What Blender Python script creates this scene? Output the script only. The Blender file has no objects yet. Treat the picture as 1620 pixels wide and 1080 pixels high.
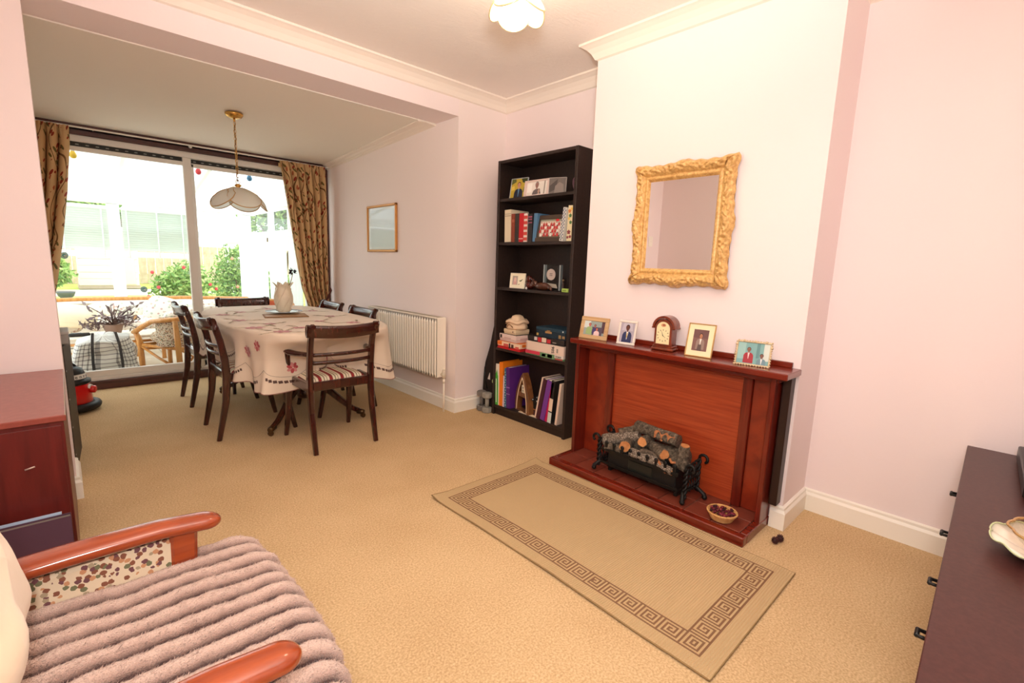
import bpy, math, random
from math import sin, cos, pi, radians as rad
from mathutils import Vector as V, Matrix, noise as mnoise
random.seed(7)
S = bpy.context.scene
COL = S.collection

# ------------------------------------------------------------------ camera, sky, lights, exposure
cam = bpy.data.cameras.new('camera'); camo = bpy.data.objects.new('camera', cam); COL.objects.link(camo)
cam.sensor_width = 36; cam.lens = 755.25*36/1620; cam.clip_start = .02; cam.clip_end = 200
fw = V((0.67771241, 0.71822914, -0.15764768)); R_ = V((0.73045531, -0.68220642, 0.03208485)); U_ = V((0.08450398, 0.13689889, 0.98697405))
M = Matrix.Identity(4)
for i in range(3):
    M[i][0] = R_[i]; M[i][1] = U_[i]; M[i][2] = -fw[i]
M[2][3] = 1.2303
camo.matrix_world = M
S.camera = camo

w = bpy.data.worlds.new('sky'); S.world = w; w.use_nodes = True
bg = w.node_tree.nodes['Background']; bg.inputs[0].default_value = (.93, .97, 1, 1); bg.inputs[1].default_value = 1.95

def area(name, loc, tgt, size, power, col, sy=None):
    l = bpy.data.lights.new(name, 'AREA'); l.energy = power; l.color = col; l.size = size
    if sy: l.shape = 'RECTANGLE'; l.size_y = sy
    o = bpy.data.objects.new(name, l); COL.objects.link(o); o.location = loc
    o.rotation_euler = (V(tgt)-V(loc)).to_track_quat('-Z', 'Y').to_euler()
    return o
area('flash_head', (-.12, -.1, 1.62), (1.75, 1.7, 1.15), .3, 16, (1, .97, .92))
_l = bpy.data.lights.new('flash_bounce', 'SPOT'); _l.energy = 205; _l.color = (1, .965, .90); _l.spot_size = rad(105); _l.spot_blend = 1; _l.shadow_soft_size = .12
_o = bpy.data.objects.new('flash_bounce', _l); COL.objects.link(_o); _o.location = (.1, .0, 1.62); _o.rotation_euler = (V((.55, .6, 2.54))-V((.1, 0, 1.62))).to_track_quat('-Z', 'Y').to_euler()
_l = bpy.data.lights.new('pendant_bulb', 'POINT'); _l.energy = 11; _l.color = (1, .8, .58); _l.shadow_soft_size = .06
_o = bpy.data.objects.new('pendant_bulb', _l); COL.objects.link(_o); _o.location = (1.6, 1.73, 2.40)
S.cycles.transparent_max_bounces = 32; S.cycles.max_bounces = 14; S.cycles.diffuse_bounces = 7
S.view_settings.view_transform = 'Standard'; S.view_settings.look = 'None'
S.view_settings.exposure = 0.68; S.view_settings.gamma = 1; S.view_settings.use_curve_mapping = False

# ------------------------------------------------------------------ materials
def lin(c):
    c = [x/255 for x in c]
    return tuple((x/12.92 if x <= .04045 else ((x+.055)/1.055)**2.4) for x in c)+(1,)
MATS = {}
def newmat(name):
    m = bpy.data.materials.new(name); m.use_nodes = True
    nt = m.node_tree; return m, nt, nt.nodes['Principled BSDF']
def node(nt, t, **k):
    n = nt.nodes.new(t)
    for a, b in k.items():
        if a in n.inputs.keys(): n.inputs[a].default_value = b
        else: setattr(n, a, b)
    return n
def L(nt, a, b): nt.links.new(a, b)
def coords(nt, kind='Object', scale=(1, 1, 1), rot=(0, 0, 0)):
    tc = node(nt, 'ShaderNodeTexCoord'); mp = node(nt, 'ShaderNodeMapping')
    mp.inputs['Scale'].default_value = scale; mp.inputs['Rotation'].default_value = rot
    L(nt, tc.outputs[kind], mp.inputs[0]); return mp.outputs[0]
def ramp(nt, fac, stops, const=False):
    r = node(nt, 'ShaderNodeValToRGB')
    if const: r.color_ramp.interpolation = 'CONSTANT'
    e = r.color_ramp.elements
    while len(e) < len(stops): e.new(.5)
    for i, (p, c) in enumerate(stops): e[i].position = p; e[i].color = lin(c)
    L(nt, fac, r.inputs[0]); return r.outputs[0]
def bump(nt, b, h, strength=.3, dist=.01):
    n = node(nt, 'ShaderNodeBump'); n.inputs['Strength'].default_value = strength; n.inputs['Distance'].default_value = dist
    L(nt, h, n.inputs['Height']); L(nt, n.outputs[0], b.inputs['Normal'])
def C(c, rough=.55, metal=0, spec=.4, bmp=None, var=None, sheen=0, coat=0, emit=None):
    """plain material of one colour, cached; bmp=(scale,strength) fine relief, var=(scale,colour2)"""
    key = (tuple(c), rough, metal, spec, bmp, var, sheen, coat, emit)
    if key in MATS: return MATS[key]
    m, nt, b = newmat('plain')
    b.inputs['Base Color'].default_value = lin(c); b.inputs['Roughness'].default_value = rough
    b.inputs['Metallic'].default_value = metal; b.inputs['Specular IOR Level'].default_value = spec
    if sheen: b.inputs['Sheen Weight'].default_value = sheen
    if coat: b.inputs['Coat Weight'].default_value = coat
    if emit:
        b.inputs['Emission Color'].default_value = lin(c); b.inputs['Emission Strength'].default_value = emit
    if var or bmp:
        co = coords(nt)
    if var:
        n = node(nt, 'ShaderNodeTexNoise'); n.inputs['Scale'].default_value = var[0]; n.inputs['Detail'].default_value = 4; L(nt, co, n.inputs[0])
        L(nt, ramp(nt, n.outputs[0], [(.35, c), (.68, var[1])]), b.inputs['Base Color'])
    if bmp:
        n = node(nt, 'ShaderNodeTexNoise'); n.inputs['Scale'].default_value = bmp[0]; n.inputs['Detail'].default_value = 3; L(nt, co, n.inputs[0])
        bump(nt, b, n.outputs[0], bmp[1])
    MATS[key] = m; return m
def wood(name, c1, c2, stretch=(14, 14, 1.2), rough=.3, coat=.25, scale=3):
    m, nt, b = newmat(name); co = coords(nt, 'Object', stretch)
    n = node(nt, 'ShaderNodeTexNoise'); n.inputs['Scale'].default_value = scale; n.inputs['Detail'].default_value = 8; n.inputs['Distortion'].default_value = .6
    L(nt, co, n.inputs[0]); L(nt, ramp(nt, n.outputs[0], [(.32, c1), (.7, c2)]), b.inputs['Base Color'])
    b.inputs['Roughness'].default_value = rough; b.inputs['Coat Weight'].default_value = coat; b.inputs['Coat Roughness'].default_value = .15
    bump(nt, b, n.outputs[0], .05); return m
def cells(name, base, stops, scale, thr, rough=.85, kind='UV', jitter=1.0, bmpS=0, squash=.04):
    """cloth print: scattered motifs whose colour comes from each cell"""
    m, nt, b = newmat(name); co = coords(nt, kind, scale)
    nz = node(nt, 'ShaderNodeTexNoise'); nz.inputs['Scale'].default_value = 1.3; L(nt, co, nz.inputs[0])
    mx = node(nt, 'ShaderNodeMixRGB'); mx.inputs[0].default_value = squash*4; L(nt, co, mx.inputs[1]); L(nt, nz.outputs[1], mx.inputs[2])
    vo = node(nt, 'ShaderNodeTexVoronoi'); vo.inputs['Scale'].default_value = 1; vo.inputs['Randomness'].default_value = jitter; L(nt, mx.outputs[0], vo.inputs['Vector'])
    sp = node(nt, 'ShaderNodeSeparateColor'); L(nt, vo.outputs['Color'], sp.inputs[0])
    colr = ramp(nt, sp.outputs[0], stops, True)
    lt = node(nt, 'ShaderNodeMath', operation='LESS_THAN'); lt.inputs[1].default_value = thr; L(nt, vo.outputs['Distance'], lt.inputs[0])
    mc = node(nt, 'ShaderNodeMixRGB'); mc.inputs[1].default_value = lin(base); L(nt, lt.outputs[0], mc.inputs[0]); L(nt, colr, mc.inputs[2])
    L(nt, mc.outputs[0], b.inputs['Base Color']); b.inputs['Roughness'].default_value = rough; b.inputs['Specular IOR Level'].default_value = .15
    return m

def mk_leafcloth():
    m, nt, b = newmat('leaf_print_cloth'); cur = None; base = lin((204, 168, 122))
    for k, (ang, sx, sy, thr, c, off) in enumerate(((.6, 26, 62, .30, (142, 58, 44), 0), (-.7, 24, 58, .28, (104, 92, 54), 5.3), (.15, 20, 50, .22, (170, 96, 66), 9.1))):
        tc = node(nt, 'ShaderNodeTexCoord'); mp = node(nt, 'ShaderNodeMapping'); mp.inputs['Scale'].default_value = (1.25, 2.2, 1); L(nt, tc.outputs['UV'], mp.inputs[0])
        m2 = node(nt, 'ShaderNodeMapping'); m2.inputs['Rotation'].default_value = (0, 0, ang); m2.inputs['Location'].default_value = (off, off, 0); L(nt, mp.outputs[0], m2.inputs[0])
        m3 = node(nt, 'ShaderNodeMapping'); m3.inputs['Scale'].default_value = (sx*.55, sy*.55, 1) if False else (sy*.42, sx*.42, 1); L(nt, m2.outputs[0], m3.inputs[0])
        vo = node(nt, 'ShaderNodeTexVoronoi'); vo.inputs['Scale'].default_value = 1; vo.inputs['Randomness'].default_value = .85; L(nt, m3.outputs[0], vo.inputs['Vector'])
        lt = node(nt, 'ShaderNodeMath', operation='LESS_THAN'); lt.inputs[1].default_value = thr; L(nt, vo.outputs['Distance'], lt.inputs[0])
        mc = node(nt, 'ShaderNodeMixRGB'); L(nt, lt.outputs[0], mc.inputs[0])
        if cur is None: mc.inputs[1].default_value = base
        else: L(nt, cur, mc.inputs[1])
        mc.inputs[2].default_value = lin(c); cur = mc.outputs[0]
    tc = node(nt, 'ShaderNodeTexCoord'); mp = node(nt, 'ShaderNodeMapping'); mp.inputs['Scale'].default_value = (1.25, 2.2, 1); L(nt, tc.outputs['UV'], mp.inputs[0])
    wv = node(nt, 'ShaderNodeTexWave'); wv.inputs['Scale'].default_value = 2.6; wv.inputs['Distortion'].default_value = 7; wv.inputs['Detail'].default_value = 0; wv.inputs['Detail Scale'].default_value = 1.4; L(nt, mp.outputs[0], wv.inputs[0])
    gt = node(nt, 'ShaderNodeMath', operation='GREATER_THAN'); gt.inputs[1].default_value = .985; L(nt, wv.outputs[1], gt.inputs[0])
    mc = node(nt, 'ShaderNodeMixRGB'); L(nt, gt.outputs[0], mc.inputs[0]); L(nt, cur, mc.inputs[1]); mc.inputs[2].default_value = lin((112, 82, 52))
    L(nt, mc.outputs[0], b.inputs['Base Color']); b.inputs['Roughness'].default_value = .85; b.inputs['Specular IOR Level'].default_value = .1; return m
def mk_carpet():
    m, nt, b = newmat('carpet_loop'); co = coords(nt)
    n = node(nt, 'ShaderNodeTexNoise'); n.inputs['Scale'].default_value = 140; n.inputs['Detail'].default_value = 2; L(nt, co, n.inputs[0])
    n2 = node(nt, 'ShaderNodeTexNoise'); n2.inputs['Scale'].default_value = 3; L(nt, co, n2.inputs[0])
    ad = node(nt, 'ShaderNodeMath', operation='MULTIPLY_ADD'); ad.inputs[1].default_value = .25; L(nt, n2.outputs[0], ad.inputs[0]); L(nt, n.outputs[0], ad.inputs[2])
    L(nt, ramp(nt, ad.outputs[0], [(.42, (186, 154, 112)), (.82, (220, 192, 150))]), b.inputs['Base Color'])
    b.inputs['Roughness'].default_value = .95; b.inputs['Specular IOR Level'].default_value = .05
    vo = node(nt, 'ShaderNodeTexVoronoi'); vo.inputs['Scale'].default_value = 190; L(nt, co, vo.inputs[0])
    bump(nt, b, vo.outputs[0], .22, .004); return m
CARPET = mk_carpet()
WALL = C((243, 230, 230), .8, spec=.15, bmp=(60, .04))
WALLD = C((243, 231, 228), .8, spec=.15, bmp=(60, .04))
def mk_ceil():
    m, nt, b = newmat('textured_ceiling'); co = coords(nt, 'Object', (1, 3.5, 1), (0, 0, .6))
    n = node(nt, 'ShaderNodeTexNoise'); n.inputs['Scale'].default_value = 16; n.inputs['Detail'].default_value = 5; n.inputs['Distortion'].default_value = 1.2; L(nt, co, n.inputs[0])
    b.inputs['Base Color'].default_value = lin((250, 243, 236)); b.inputs['Roughness'].default_value = .8
    bump(nt, b, n.outputs[0], .35, .008); return m
CEIL = mk_ceil()
CEILD = C((238, 232, 220), .85, spec=.1, bmp=(40, .05))
WHITE = C((247, 243, 232), .35)
CORN = C((246, 236, 224), .6)
UPVC = C((244, 246, 244), .35)
ALU = C((230, 226, 218), .35, spec=.5)
BROWNW = wood('dark_window_wood', (58, 22, 18), (84, 36, 28), (1.2, 14, 14), .35)
MAHOG = wood('mahogany', (42, 15, 10), (72, 27, 18), (16, 16, 1.6), .22, .5)
REDW = wood('red_mahogany', (92, 22, 10), (128, 38, 18), (16, 1.2, 16), .25, .35)
REDV = wood('red_mahogany_upright', (84, 18, 9), (122, 34, 16), (16, 16, 1.2), .28, .3)
PANELW = wood('orange_veneer', (146, 50, 22), (176, 74, 36), (6, 2.2, 60), .35, .15, 1.6)
CABW = wood('cabinet_red_wood', (84, 20, 16), (106, 30, 24), (12, 12, 1.2), .4, .15)
ARMW = wood('varnished_orange_wood', (132, 52, 23), (162, 74, 37), (1, 18, 18), .18, .6)
SIDEW = C((64, 32, 30), .38, spec=.4, var=(90, (76, 42, 38)))
BLACKW = C((40, 28, 24), .5, bmp=(120, .04), var=(60, (48, 34, 28)))
CANE = wood('cane', (196, 130, 60), (224, 164, 92), (14, 14, 2), .35, .2)
IRON = C((26, 24, 22), .5, metal=.3)
BLACK = C((22, 21, 21), .45)
BRASS = C((214, 168, 88), .25, metal=.9)
GOLD = C((214, 164, 84), .35, metal=.55)
def mk_glass(name, gl=.08, tint=(1, 1, 1, 1)):
    m = bpy.data.materials.new(name); m.use_nodes = True; nt = m.node_tree; nt.nodes.clear()
    o = node(nt, 'ShaderNodeOutputMaterial'); t = node(nt, 'ShaderNodeBsdfTransparent'); t.inputs[0].default_value = tint
    g = node(nt, 'ShaderNodeBsdfGlossy'); g.inputs['Roughness'].default_value = .02
    lw = node(nt, 'ShaderNodeLayerWeight'); lw.inputs[0].default_value = .5; pw = node(nt, 'ShaderNodeMath', operation='POWER'); pw.inputs[1].default_value = 4; L(nt, lw.outputs['Facing'], pw.inputs[0]); f = node(nt, 'ShaderNodeMath', operation='MULTIPLY_ADD'); f.inputs[1].default_value = .6; f.inputs[2].default_value = .04; L(nt, pw.outputs[0], f.inputs[0])
    mx = node(nt, 'ShaderNodeMixShader'); L(nt, f.outputs[0], mx.inputs[0]); L(nt, t.outputs[0], mx.inputs[1]); L(nt, g.outputs[0], mx.inputs[2]); L(nt, mx.outputs[0], o.inputs[0])
    return m
GLASS = mk_glass('window_glass', tint=(.96, .99, .97, 1))
def mk_trans(name, col, tr=.45, tl=.4):
    m = bpy.data.materials.new(name); m.use_nodes = True; nt = m.node_tree; nt.nodes.clear()
    o = node(nt, 'ShaderNodeOutputMaterial'); t = node(nt, 'ShaderNodeBsdfTransparent'); t.inputs[0].default_value = col
    a = node(nt, 'ShaderNodeBsdfTranslucent'); a.inputs[0].default_value = col
    d = node(nt, 'ShaderNodeBsdfDiffuse'); d.inputs[0].default_value = col
    m1 = node(nt, 'ShaderNodeMixShader'); m1.inputs[0].default_value = tl; L(nt, d.outputs[0], m1.inputs[1]); L(nt, a.outputs[0], m1.inputs[2])
    m2 = node(nt, 'ShaderNodeMixShader'); m2.inputs[0].default_value = tr; L(nt, m1.outputs[0], m2.inputs[1]); L(nt, t.outputs[0], m2.inputs[2])
    L(nt, m2.outputs[0], o.inputs[0]); return m
POLY = mk_trans('polycarbonate', (.97, .98, .98, 1), .6, .7)
FROST = mk_trans('frosted_petal_glass', (.84, .84, .78, 1), .12, .45)
BLIND = mk_trans('blind_slat_plastic', (.84, .88, .84, 1), .0, .45)

# ------------------------------------------------------------------ mesh builder
class MB:
    def __init__(s): s.v = []; s.f = []; s.m = []; s.s = []; s.uv = {}
    def add(s, vs, fs, mi=0, smooth=False, T=None):
        b = len(s.v)
        for p in vs:
            p = V(p); s.v.append(tuple(T @ p) if T else tuple(p))
        for f in fs: s.f.append([i+b for i in f]); s.m.append(mi); s.s.append(smooth)
        return b
    def box(s, lo, hi, mi=0, c=0, T=None):
        x0, y0, z0 = lo; x1, y1, z1 = hi
        if c <= 0:
            s.add([(x0,y0,z0),(x1,y0,z0),(x1,y1,z0),(x0,y1,z0),(x0,y0,z1),(x1,y0,z1),(x1,y1,z1),(x0,y1,z1)],
                  [(0,3,2,1),(4,5,6,7),(0,1,5,4),(1,2,6,5),(2,3,7,6),(3,0,4,7)], mi, False, T); return s
        c = min(c, (x1-x0)*.49, (y1-y0)*.49, (z1-z0)*.49); vs = []; ix = {}
        X = (x0, x1); Y = (y0, y1); Z = (z0, z1)
        for i in (0, 1):
            for j in (0, 1):
                for k in (0, 1):
                    ic, jc, kc = (c if i == 0 else -c), (c if j == 0 else -c), (c if k == 0 else -c)
                    ix[i,j,k,0] = len(vs); vs.append((X[i], Y[j]+jc, Z[k]+kc))
                    ix[i,j,k,1] = len(vs); vs.append((X[i]+ic, Y[j], Z[k]+kc))
                    ix[i,j,k,2] = len(vs); vs.append((X[i]+ic, Y[j]+jc, Z[k]))
        fs = []
        q = [(0,0),(1,0),(1,1),(0,1)]
        for a in (0, 1):
            f = [ix[a,j,k,0] for j, k in q]; fs.append(f if a else f[::-1])
            f = [ix[i,a,k,1] for i, k in q]; fs.append(f[::-1] if a else f)
            f = [ix[i,j,a,2] for i, j in q]; fs.append(f if a else f[::-1])
        for a in (0, 1):
            for b in (0, 1):
                fl = (a == b)
                f = [ix[a,b,0,0], ix[a,b,1,0], ix[a,b,1,1], ix[a,b,0,1]]; fs.append(f[::-1] if fl else f)
                f = [ix[a,0,b,0], ix[a,1,b,0], ix[a,1,b,2], ix[a,0,b,2]]; fs.append(f if fl else f[::-1])
                f = [ix[0,a,b,1], ix[1,a,b,1], ix[1,a,b,2], ix[0,a,b,2]]; fs.append(f[::-1] if fl else f)
        for i in (0, 1):
            for j in (0, 1):
                for k in (0, 1):
                    f = [ix[i,j,k,0], ix[i,j,k,1], ix[i,j,k,2]]; fs.append(f if (i+j+k) % 2 else f[::-1])
        s.add(vs, fs, mi, False, T); return s
    def tube(s, path, r, n=8, mi=0, caps=True, closed=False, T=None, smooth=True, flat=1.0):
        P = [V(p) for p in path]; N = len(P); rr = r if isinstance(r, (list, tuple)) else [r]*N
        vs = []; up = None
        for i in range(N):
            a = P[(i-1) % N] if (closed or i > 0) else P[i]; b = P[(i+1) % N] if (closed or i < N-1) else P[i]
            t = (b-a).normalized()
            if up is None: up = t.orthogonal().normalized()
            up = (up - t*up.dot(t)); up = up.normalized() if up.length > 1e-6 else t.orthogonal().normalized()
            w_ = t.cross(up)
            for k in range(n):
                an = 2*pi*k/n; vs.append(P[i]+(up*cos(an)+w_*sin(an)*flat)*rr[i])
        fs = []
        for i in range(N if closed else N-1):
            for k in range(n):
                a = i*n+k; b = i*n+(k+1) % n; c2 = ((i+1) % N)*n+(k+1) % n; d = ((i+1) % N)*n+k
                fs.append((a, b, c2, d))
        b0 = s.add(vs, fs, mi, smooth, T)
        if caps and not closed:
            s.f.append([b0+k for k in range(n)][::-1]); s.m.append(mi); s.s.append(False)
            s.f.append([b0+(N-1)*n+k for k in range(n)]); s.m.append(mi); s.s.append(False)
        return s
    def strip(s, path, side, w_, t_, mi=0, T=None, ch=.22):
        """rectangular (chamfered) section swept along a path lying across the fixed direction `side`"""
        P = [V(p) for p in path]; N = len(P); sd = V(side).normalized()
        ws = w_ if isinstance(w_, (list, tuple)) else [w_]*N; ts = t_ if isinstance(t_, (list, tuple)) else [t_]*N
        vs = []
        for i in range(N):
            tg = (P[min(i+1, N-1)]-P[max(i-1, 0)]).normalized(); nn = sd.cross(tg).normalized(); a, b = ws[i]/2, ts[i]/2; c = ch*min(a, b)*2
            for x, y in ((a-c,b),(-a+c,b),(-a,b-c),(-a,-b+c),(-a+c,-b),(a-c,-b),(a,-b+c),(a,b-c)): vs.append(P[i]+sd*x+nn*y)
        fs = [(i*8+k, i*8+(k+1) % 8, (i+1)*8+(k+1) % 8, (i+1)*8+k) for i in range(N-1) for k in range(8)]
        fs += [[k for k in range(8)][::-1], [(N-1)*8+k for k in range(8)]]
        s.add(vs, fs, mi, False, T); return s
    def lathe(s, prof, n=24, mi=0, T=None, smooth=True, rf=None, caps=True):
        vs = []; m = len(prof)
        for j, (r, z) in enumerate(prof):
            for k in range(n):
                a = 2*pi*k/n; q = rf(a, j/(m-1)) if rf else 1; zz = 0
                if isinstance(q, tuple): q, zz = q
                vs.append((r*q*cos(a), r*q*sin(a), z+zz))
        fs = [(j*n+k, j*n+(k+1) % n, (j+1)*n+(k+1) % n, (j+1)*n+k) for j in range(m-1) for k in range(n)]
        b = s.add(vs, fs, mi, smooth, T)
        if caps:
            if prof[0][0] > 1e-5: s.f.append([b+k for k in range(n)][::-1]); s.m.append(mi); s.s.append(False)
            if prof[-1][0] > 1e-5: s.f.append([b+(m-1)*n+k for k in range(n)]); s.m.append(mi); s.s.append(False)
        return s
    def grid(s, fn, nu, nv, mi=0, smooth=True, cu=False, T=None, uvs=None):
        vs = []; UV = []
        for j in range(nv+1):
            for i in range(nu if cu else nu+1):
                u, v = i/nu, j/nv; vs.append(fn(u, v)); UV.append(uvs(u, v) if uvs else (u, v))
        n = nu if cu else nu+1
        fs = [(j*n+i, j*n+(i+1) % n, (j+1)*n+(i+1) % n, (j+1)*n+i) for j in range(nv) for i in range(nu)]
        b = s.add(vs, fs, mi, smooth, T)
        for k, q in enumerate(UV): s.uv[b+k] = q
        return s
    def ball(s, c, r, nu=14, nv=8, mi=0, T=None, fn=None):
        c = V(c); r = r if isinstance(r, (list, tuple)) else (r, r, r)
        def f(u, v):
            a = 2*pi*u; b = -pi/2+pi*v; d = V((cos(a)*cos(b), sin(a)*cos(b), sin(b))); k = fn(d) if fn else 1
            return c+V((d[0]*r[0]*k, d[1]*r[1]*k, d[2]*r[2]*k))
        return s.grid(f, nu, nv, mi, True, True, T)
    def prism(s, poly, z0, z1, mi=0, T=None, smooth=False):
        n = len(poly); vs = [(x, y, z0) for x, y in poly]+[(x, y, z1) for x, y in poly]
        fs = [list(range(n))[::-1], list(range(n, 2*n))]+[(k, (k+1) % n, n+(k+1) % n, n+k) for k in range(n)]
        s.add(vs, fs, mi, smooth, T); return s
    def poly(s, pts, mi=0, T=None): s.add(pts, [list(range(len(pts)))], mi, False, T); return s
    def sweep(s, pts, prof, closed=False, mi=0):
        """moulding: profile [(inward offset, z)] along a plan polyline, interior on the left"""
        P = [V((x, y)) for x, y in pts]; N = len(P); vs = []; K = len(prof)
        for i in range(N):
            d1 = (P[i]-P[i-1]).normalized() if (closed or i > 0) else None
            d2 = (P[(i+1) % N]-P[i]).normalized() if (closed or i < N-1) else None
            d1 = d1 or d2; d2 = d2 or d1
            n1 = V((-d1.y, d1.x)); n2 = V((-d2.y, d2.x)); m_ = (n1+n2); m_ = m_/max(m_.dot(n1), .2)
            for o, z in prof: q = P[i]+m_*o; vs.append((q.x, q.y, z))
        fs = [(i*K+k, i*K+(k+1) % K, ((i+1) % N)*K+(k+1) % K, ((i+1) % N)*K+k) for i in range(N if closed else N-1) for k in range(K)]
        if not closed: fs += [list(range(K)), [(N-1)*K+k for k in range(K)][::-1]]
        s.add(vs, fs, mi); return s
    def build(s, name, mats, parent=None, world=False, sub=0, label=None):
        if not isinstance(mats, (list, tuple)): mats = [mats]
        vs = s.v
        if world and parent:
            off = V((0, 0, 0)); p = parent
            while p: off += p.location; p = p.parent
            vs = [tuple(V(q)-off) for q in vs]
        me = bpy.data.meshes.new(name); me.from_pydata(vs, [], s.f)
        for m_ in mats: me.materials.append(m_)
        me.polygons.foreach_set('material_index', s.m); me.polygons.foreach_set('use_smooth', s.s)
        if s.uv:
            ul = me.uv_layers.new(name='UVMap')
            vi = [0]*len(me.loops); me.loops.foreach_get('vertex_index', vi)
            ul.data.foreach_set('uv', [c for i in vi for c in s.uv.get(i, (0, 0))])
        me.validate(); me.update()
        o = bpy.data.objects.new(name, me); COL.objects.link(o)
        if parent: o.parent = parent
        if sub:
            md = o.modifiers.new('sub', 'SUBSURF'); md.levels = sub; md.render_levels = sub
        if label: o['label'] = label
        return o
def thing(name, label, cat, loc=(0, 0, 0), rotz=0, group=None):
    o = bpy.data.objects.new(name, None); COL.objects.link(o); o.empty_display_size = .1
    o.location = loc; o.rotation_euler = (0, 0, rotz); o['label'] = label; o['category'] = cat
    if group: o['group'] = group
    return o
def struct(name, mb, mats, parent=None):
    o = mb.build(name, mats, parent)
    if not parent: o['kind'] = 'structure'
    return o
def sroot(name):
    o = bpy.data.objects.new(name, None); COL.objects.link(o); o['kind'] = 'structure'; return o
def dup(root, loc, rotz, label):
    r = root.copy(); COL.objects.link(r); r.location = loc; r.rotation_euler = (0, 0, rotz); r['label'] = label
    for ch in list(root.children):
        c = ch.copy(); COL.objects.link(c); c.parent = r
        for g in list(ch.children):
            d = g.copy(); COL.objects.link(d); d.parent = c
    return r
def TR(loc=(0, 0, 0), rx=0, ry=0, rz=0):
    return Matrix.Translation(loc) @ Matrix.Rotation(rz, 4, 'Z') @ Matrix.Rotation(ry, 4, 'Y') @ Matrix.Rotation(rx, 4, 'X')
def text(name, body, size, T, mat, parent, depth=.0006):
    cu = bpy.data.curves.new('t', 'FONT'); cu.body = body; cu.size = size; cu.extrude = depth; cu.align_x = 'CENTER'; cu.align_y = 'CENTER'; cu.resolution_u = 2
    o = bpy.data.objects.new('t', cu); me = bpy.data.meshes.new_from_object(o); bpy.data.objects.remove(o)
    me.transform(T); me.materials.clear(); me.materials.append(mat)
    ob = bpy.data.objects.new(name, me); COL.objects.link(ob); ob.parent = parent; return ob
def ell(cx, cy, rx, ry, n=14): return [(cx+rx*cos(2*pi*k/n), cy+ry*sin(2*pi*k/n)) for k in range(n)]

# ------------------------------------------------------------------ room shell
def sbox(name, lo, hi, m, parent=None, c=0): return struct(name, MB().box(lo, hi, 0, c), m, parent)
XL, XA, XR, XC, YB, YP, YW, ZC = -.46, 2.80, 2.31, 2.467, -.45, 3.12, 5.65, 2.545
sbox('floor', (-.6, -.6, -.12), (2.95, 5.75, 0), CARPET)
sbox('wall_left', (-.6, -.6, 0), (XL, 5.75, 2.7), WALL)
sbox('wall_back', (XL, -.6, 0), (2.95, YB, 2.7), WALL)
sbox('wall_right_alcove', (XA, YB, 0), (2.95, YP, 2.7), WALL)
sbox('wall_chimney_breast', (XC, .66, 0), (XA, 1.94, ZC), WALL)
sbox('wall_right_dining', (XR, YP, 0), (2.95, 5.75, 2.7), WALLD)
sbox('wall_left_nib', (XL, YP, 0), (-.03, 3.42, ZC), WALL)
struct('beam', MB().box((-.03, YP, 2.335), (XR, 3.42, ZC)), WALL)
sbox('ceiling_front', (XL, YB, ZC), (XA, YP+.02, 2.7), CEIL)
_m = MB(); _m.add([(XL, 3.42, 2.328), (XR, 3.42, 2.328), (XR, 5.72, 2.271), (XL, 5.72, 2.271), (XL, 3.42, 2.6), (XR, 3.42, 2.6), (XR, 5.72, 2.6), (XL, 5.72, 2.6)],
    [(0, 1, 2, 3), (4, 7, 6, 5), (0, 4, 5, 1), (1, 5, 6, 2), (2, 6, 7, 3), (3, 7, 4, 0)])
struct('ceiling_dining', _m, CEILD)
# cove cornices
cove = [(0, ZC), (.085, ZC), (.085, ZC-.012), (.074, ZC-.016), (.05, ZC-.03), (.03, ZC-.052), (.018, ZC-.074), (.014, ZC-.082), (0, ZC-.088)]
_m = MB(); _m.sweep([(XL, YB), (XA, YB), (XA, .66), (XC, .66), (XC, 1.94), (XA, 1.94), (XA, YP), (XL, YP)], cove, True)
struct('trim_1', _m, CORN)
_m = MB()
_pr = lambda y, z, d, k: [(XR+.002, y, z), (XR-d, y, z), (XR-d, y, z-.01), (XR-d*.55, y, z-.018*k), (XR-d*.22, y, z-.038*k), (XR-.008, y, z-.05*k), (XR+.002, y, z-.056*k)]
a_, b_ = _pr(3.425, 2.331, .17, .22), _pr(5.66, 2.275, .06, .9); _m.add(a_+b_, [(k, (k+1) % 7, 7+(k+1) % 7, 7+k) for k in range(7)]+[range(7), range(13, 6, -1)])
struct('trim_2', _m, CORN)
skirt = [(0, 0), (.02, 0), (.02, .085), (.016, .092), (.012, .098), (.012, .11), (.004, .116), (0, .116)]
_m = MB(); _m.sweep([(-.03, 3.42), (-.03, YP), (XL, YP), (XL, YB), (XA, YB), (XA, .66), (XC, .66), (XC, .708)], skirt)
struct('baseboard_left', _m, WHITE)
_m = MB(); _m.sweep([(XC, 1.90), (XC, 1.94), (XA, 1.94), (XA, YP), (XR, YP), (XR, 5.62)], skirt)
struct('baseboard_right', _m, WHITE)

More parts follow.
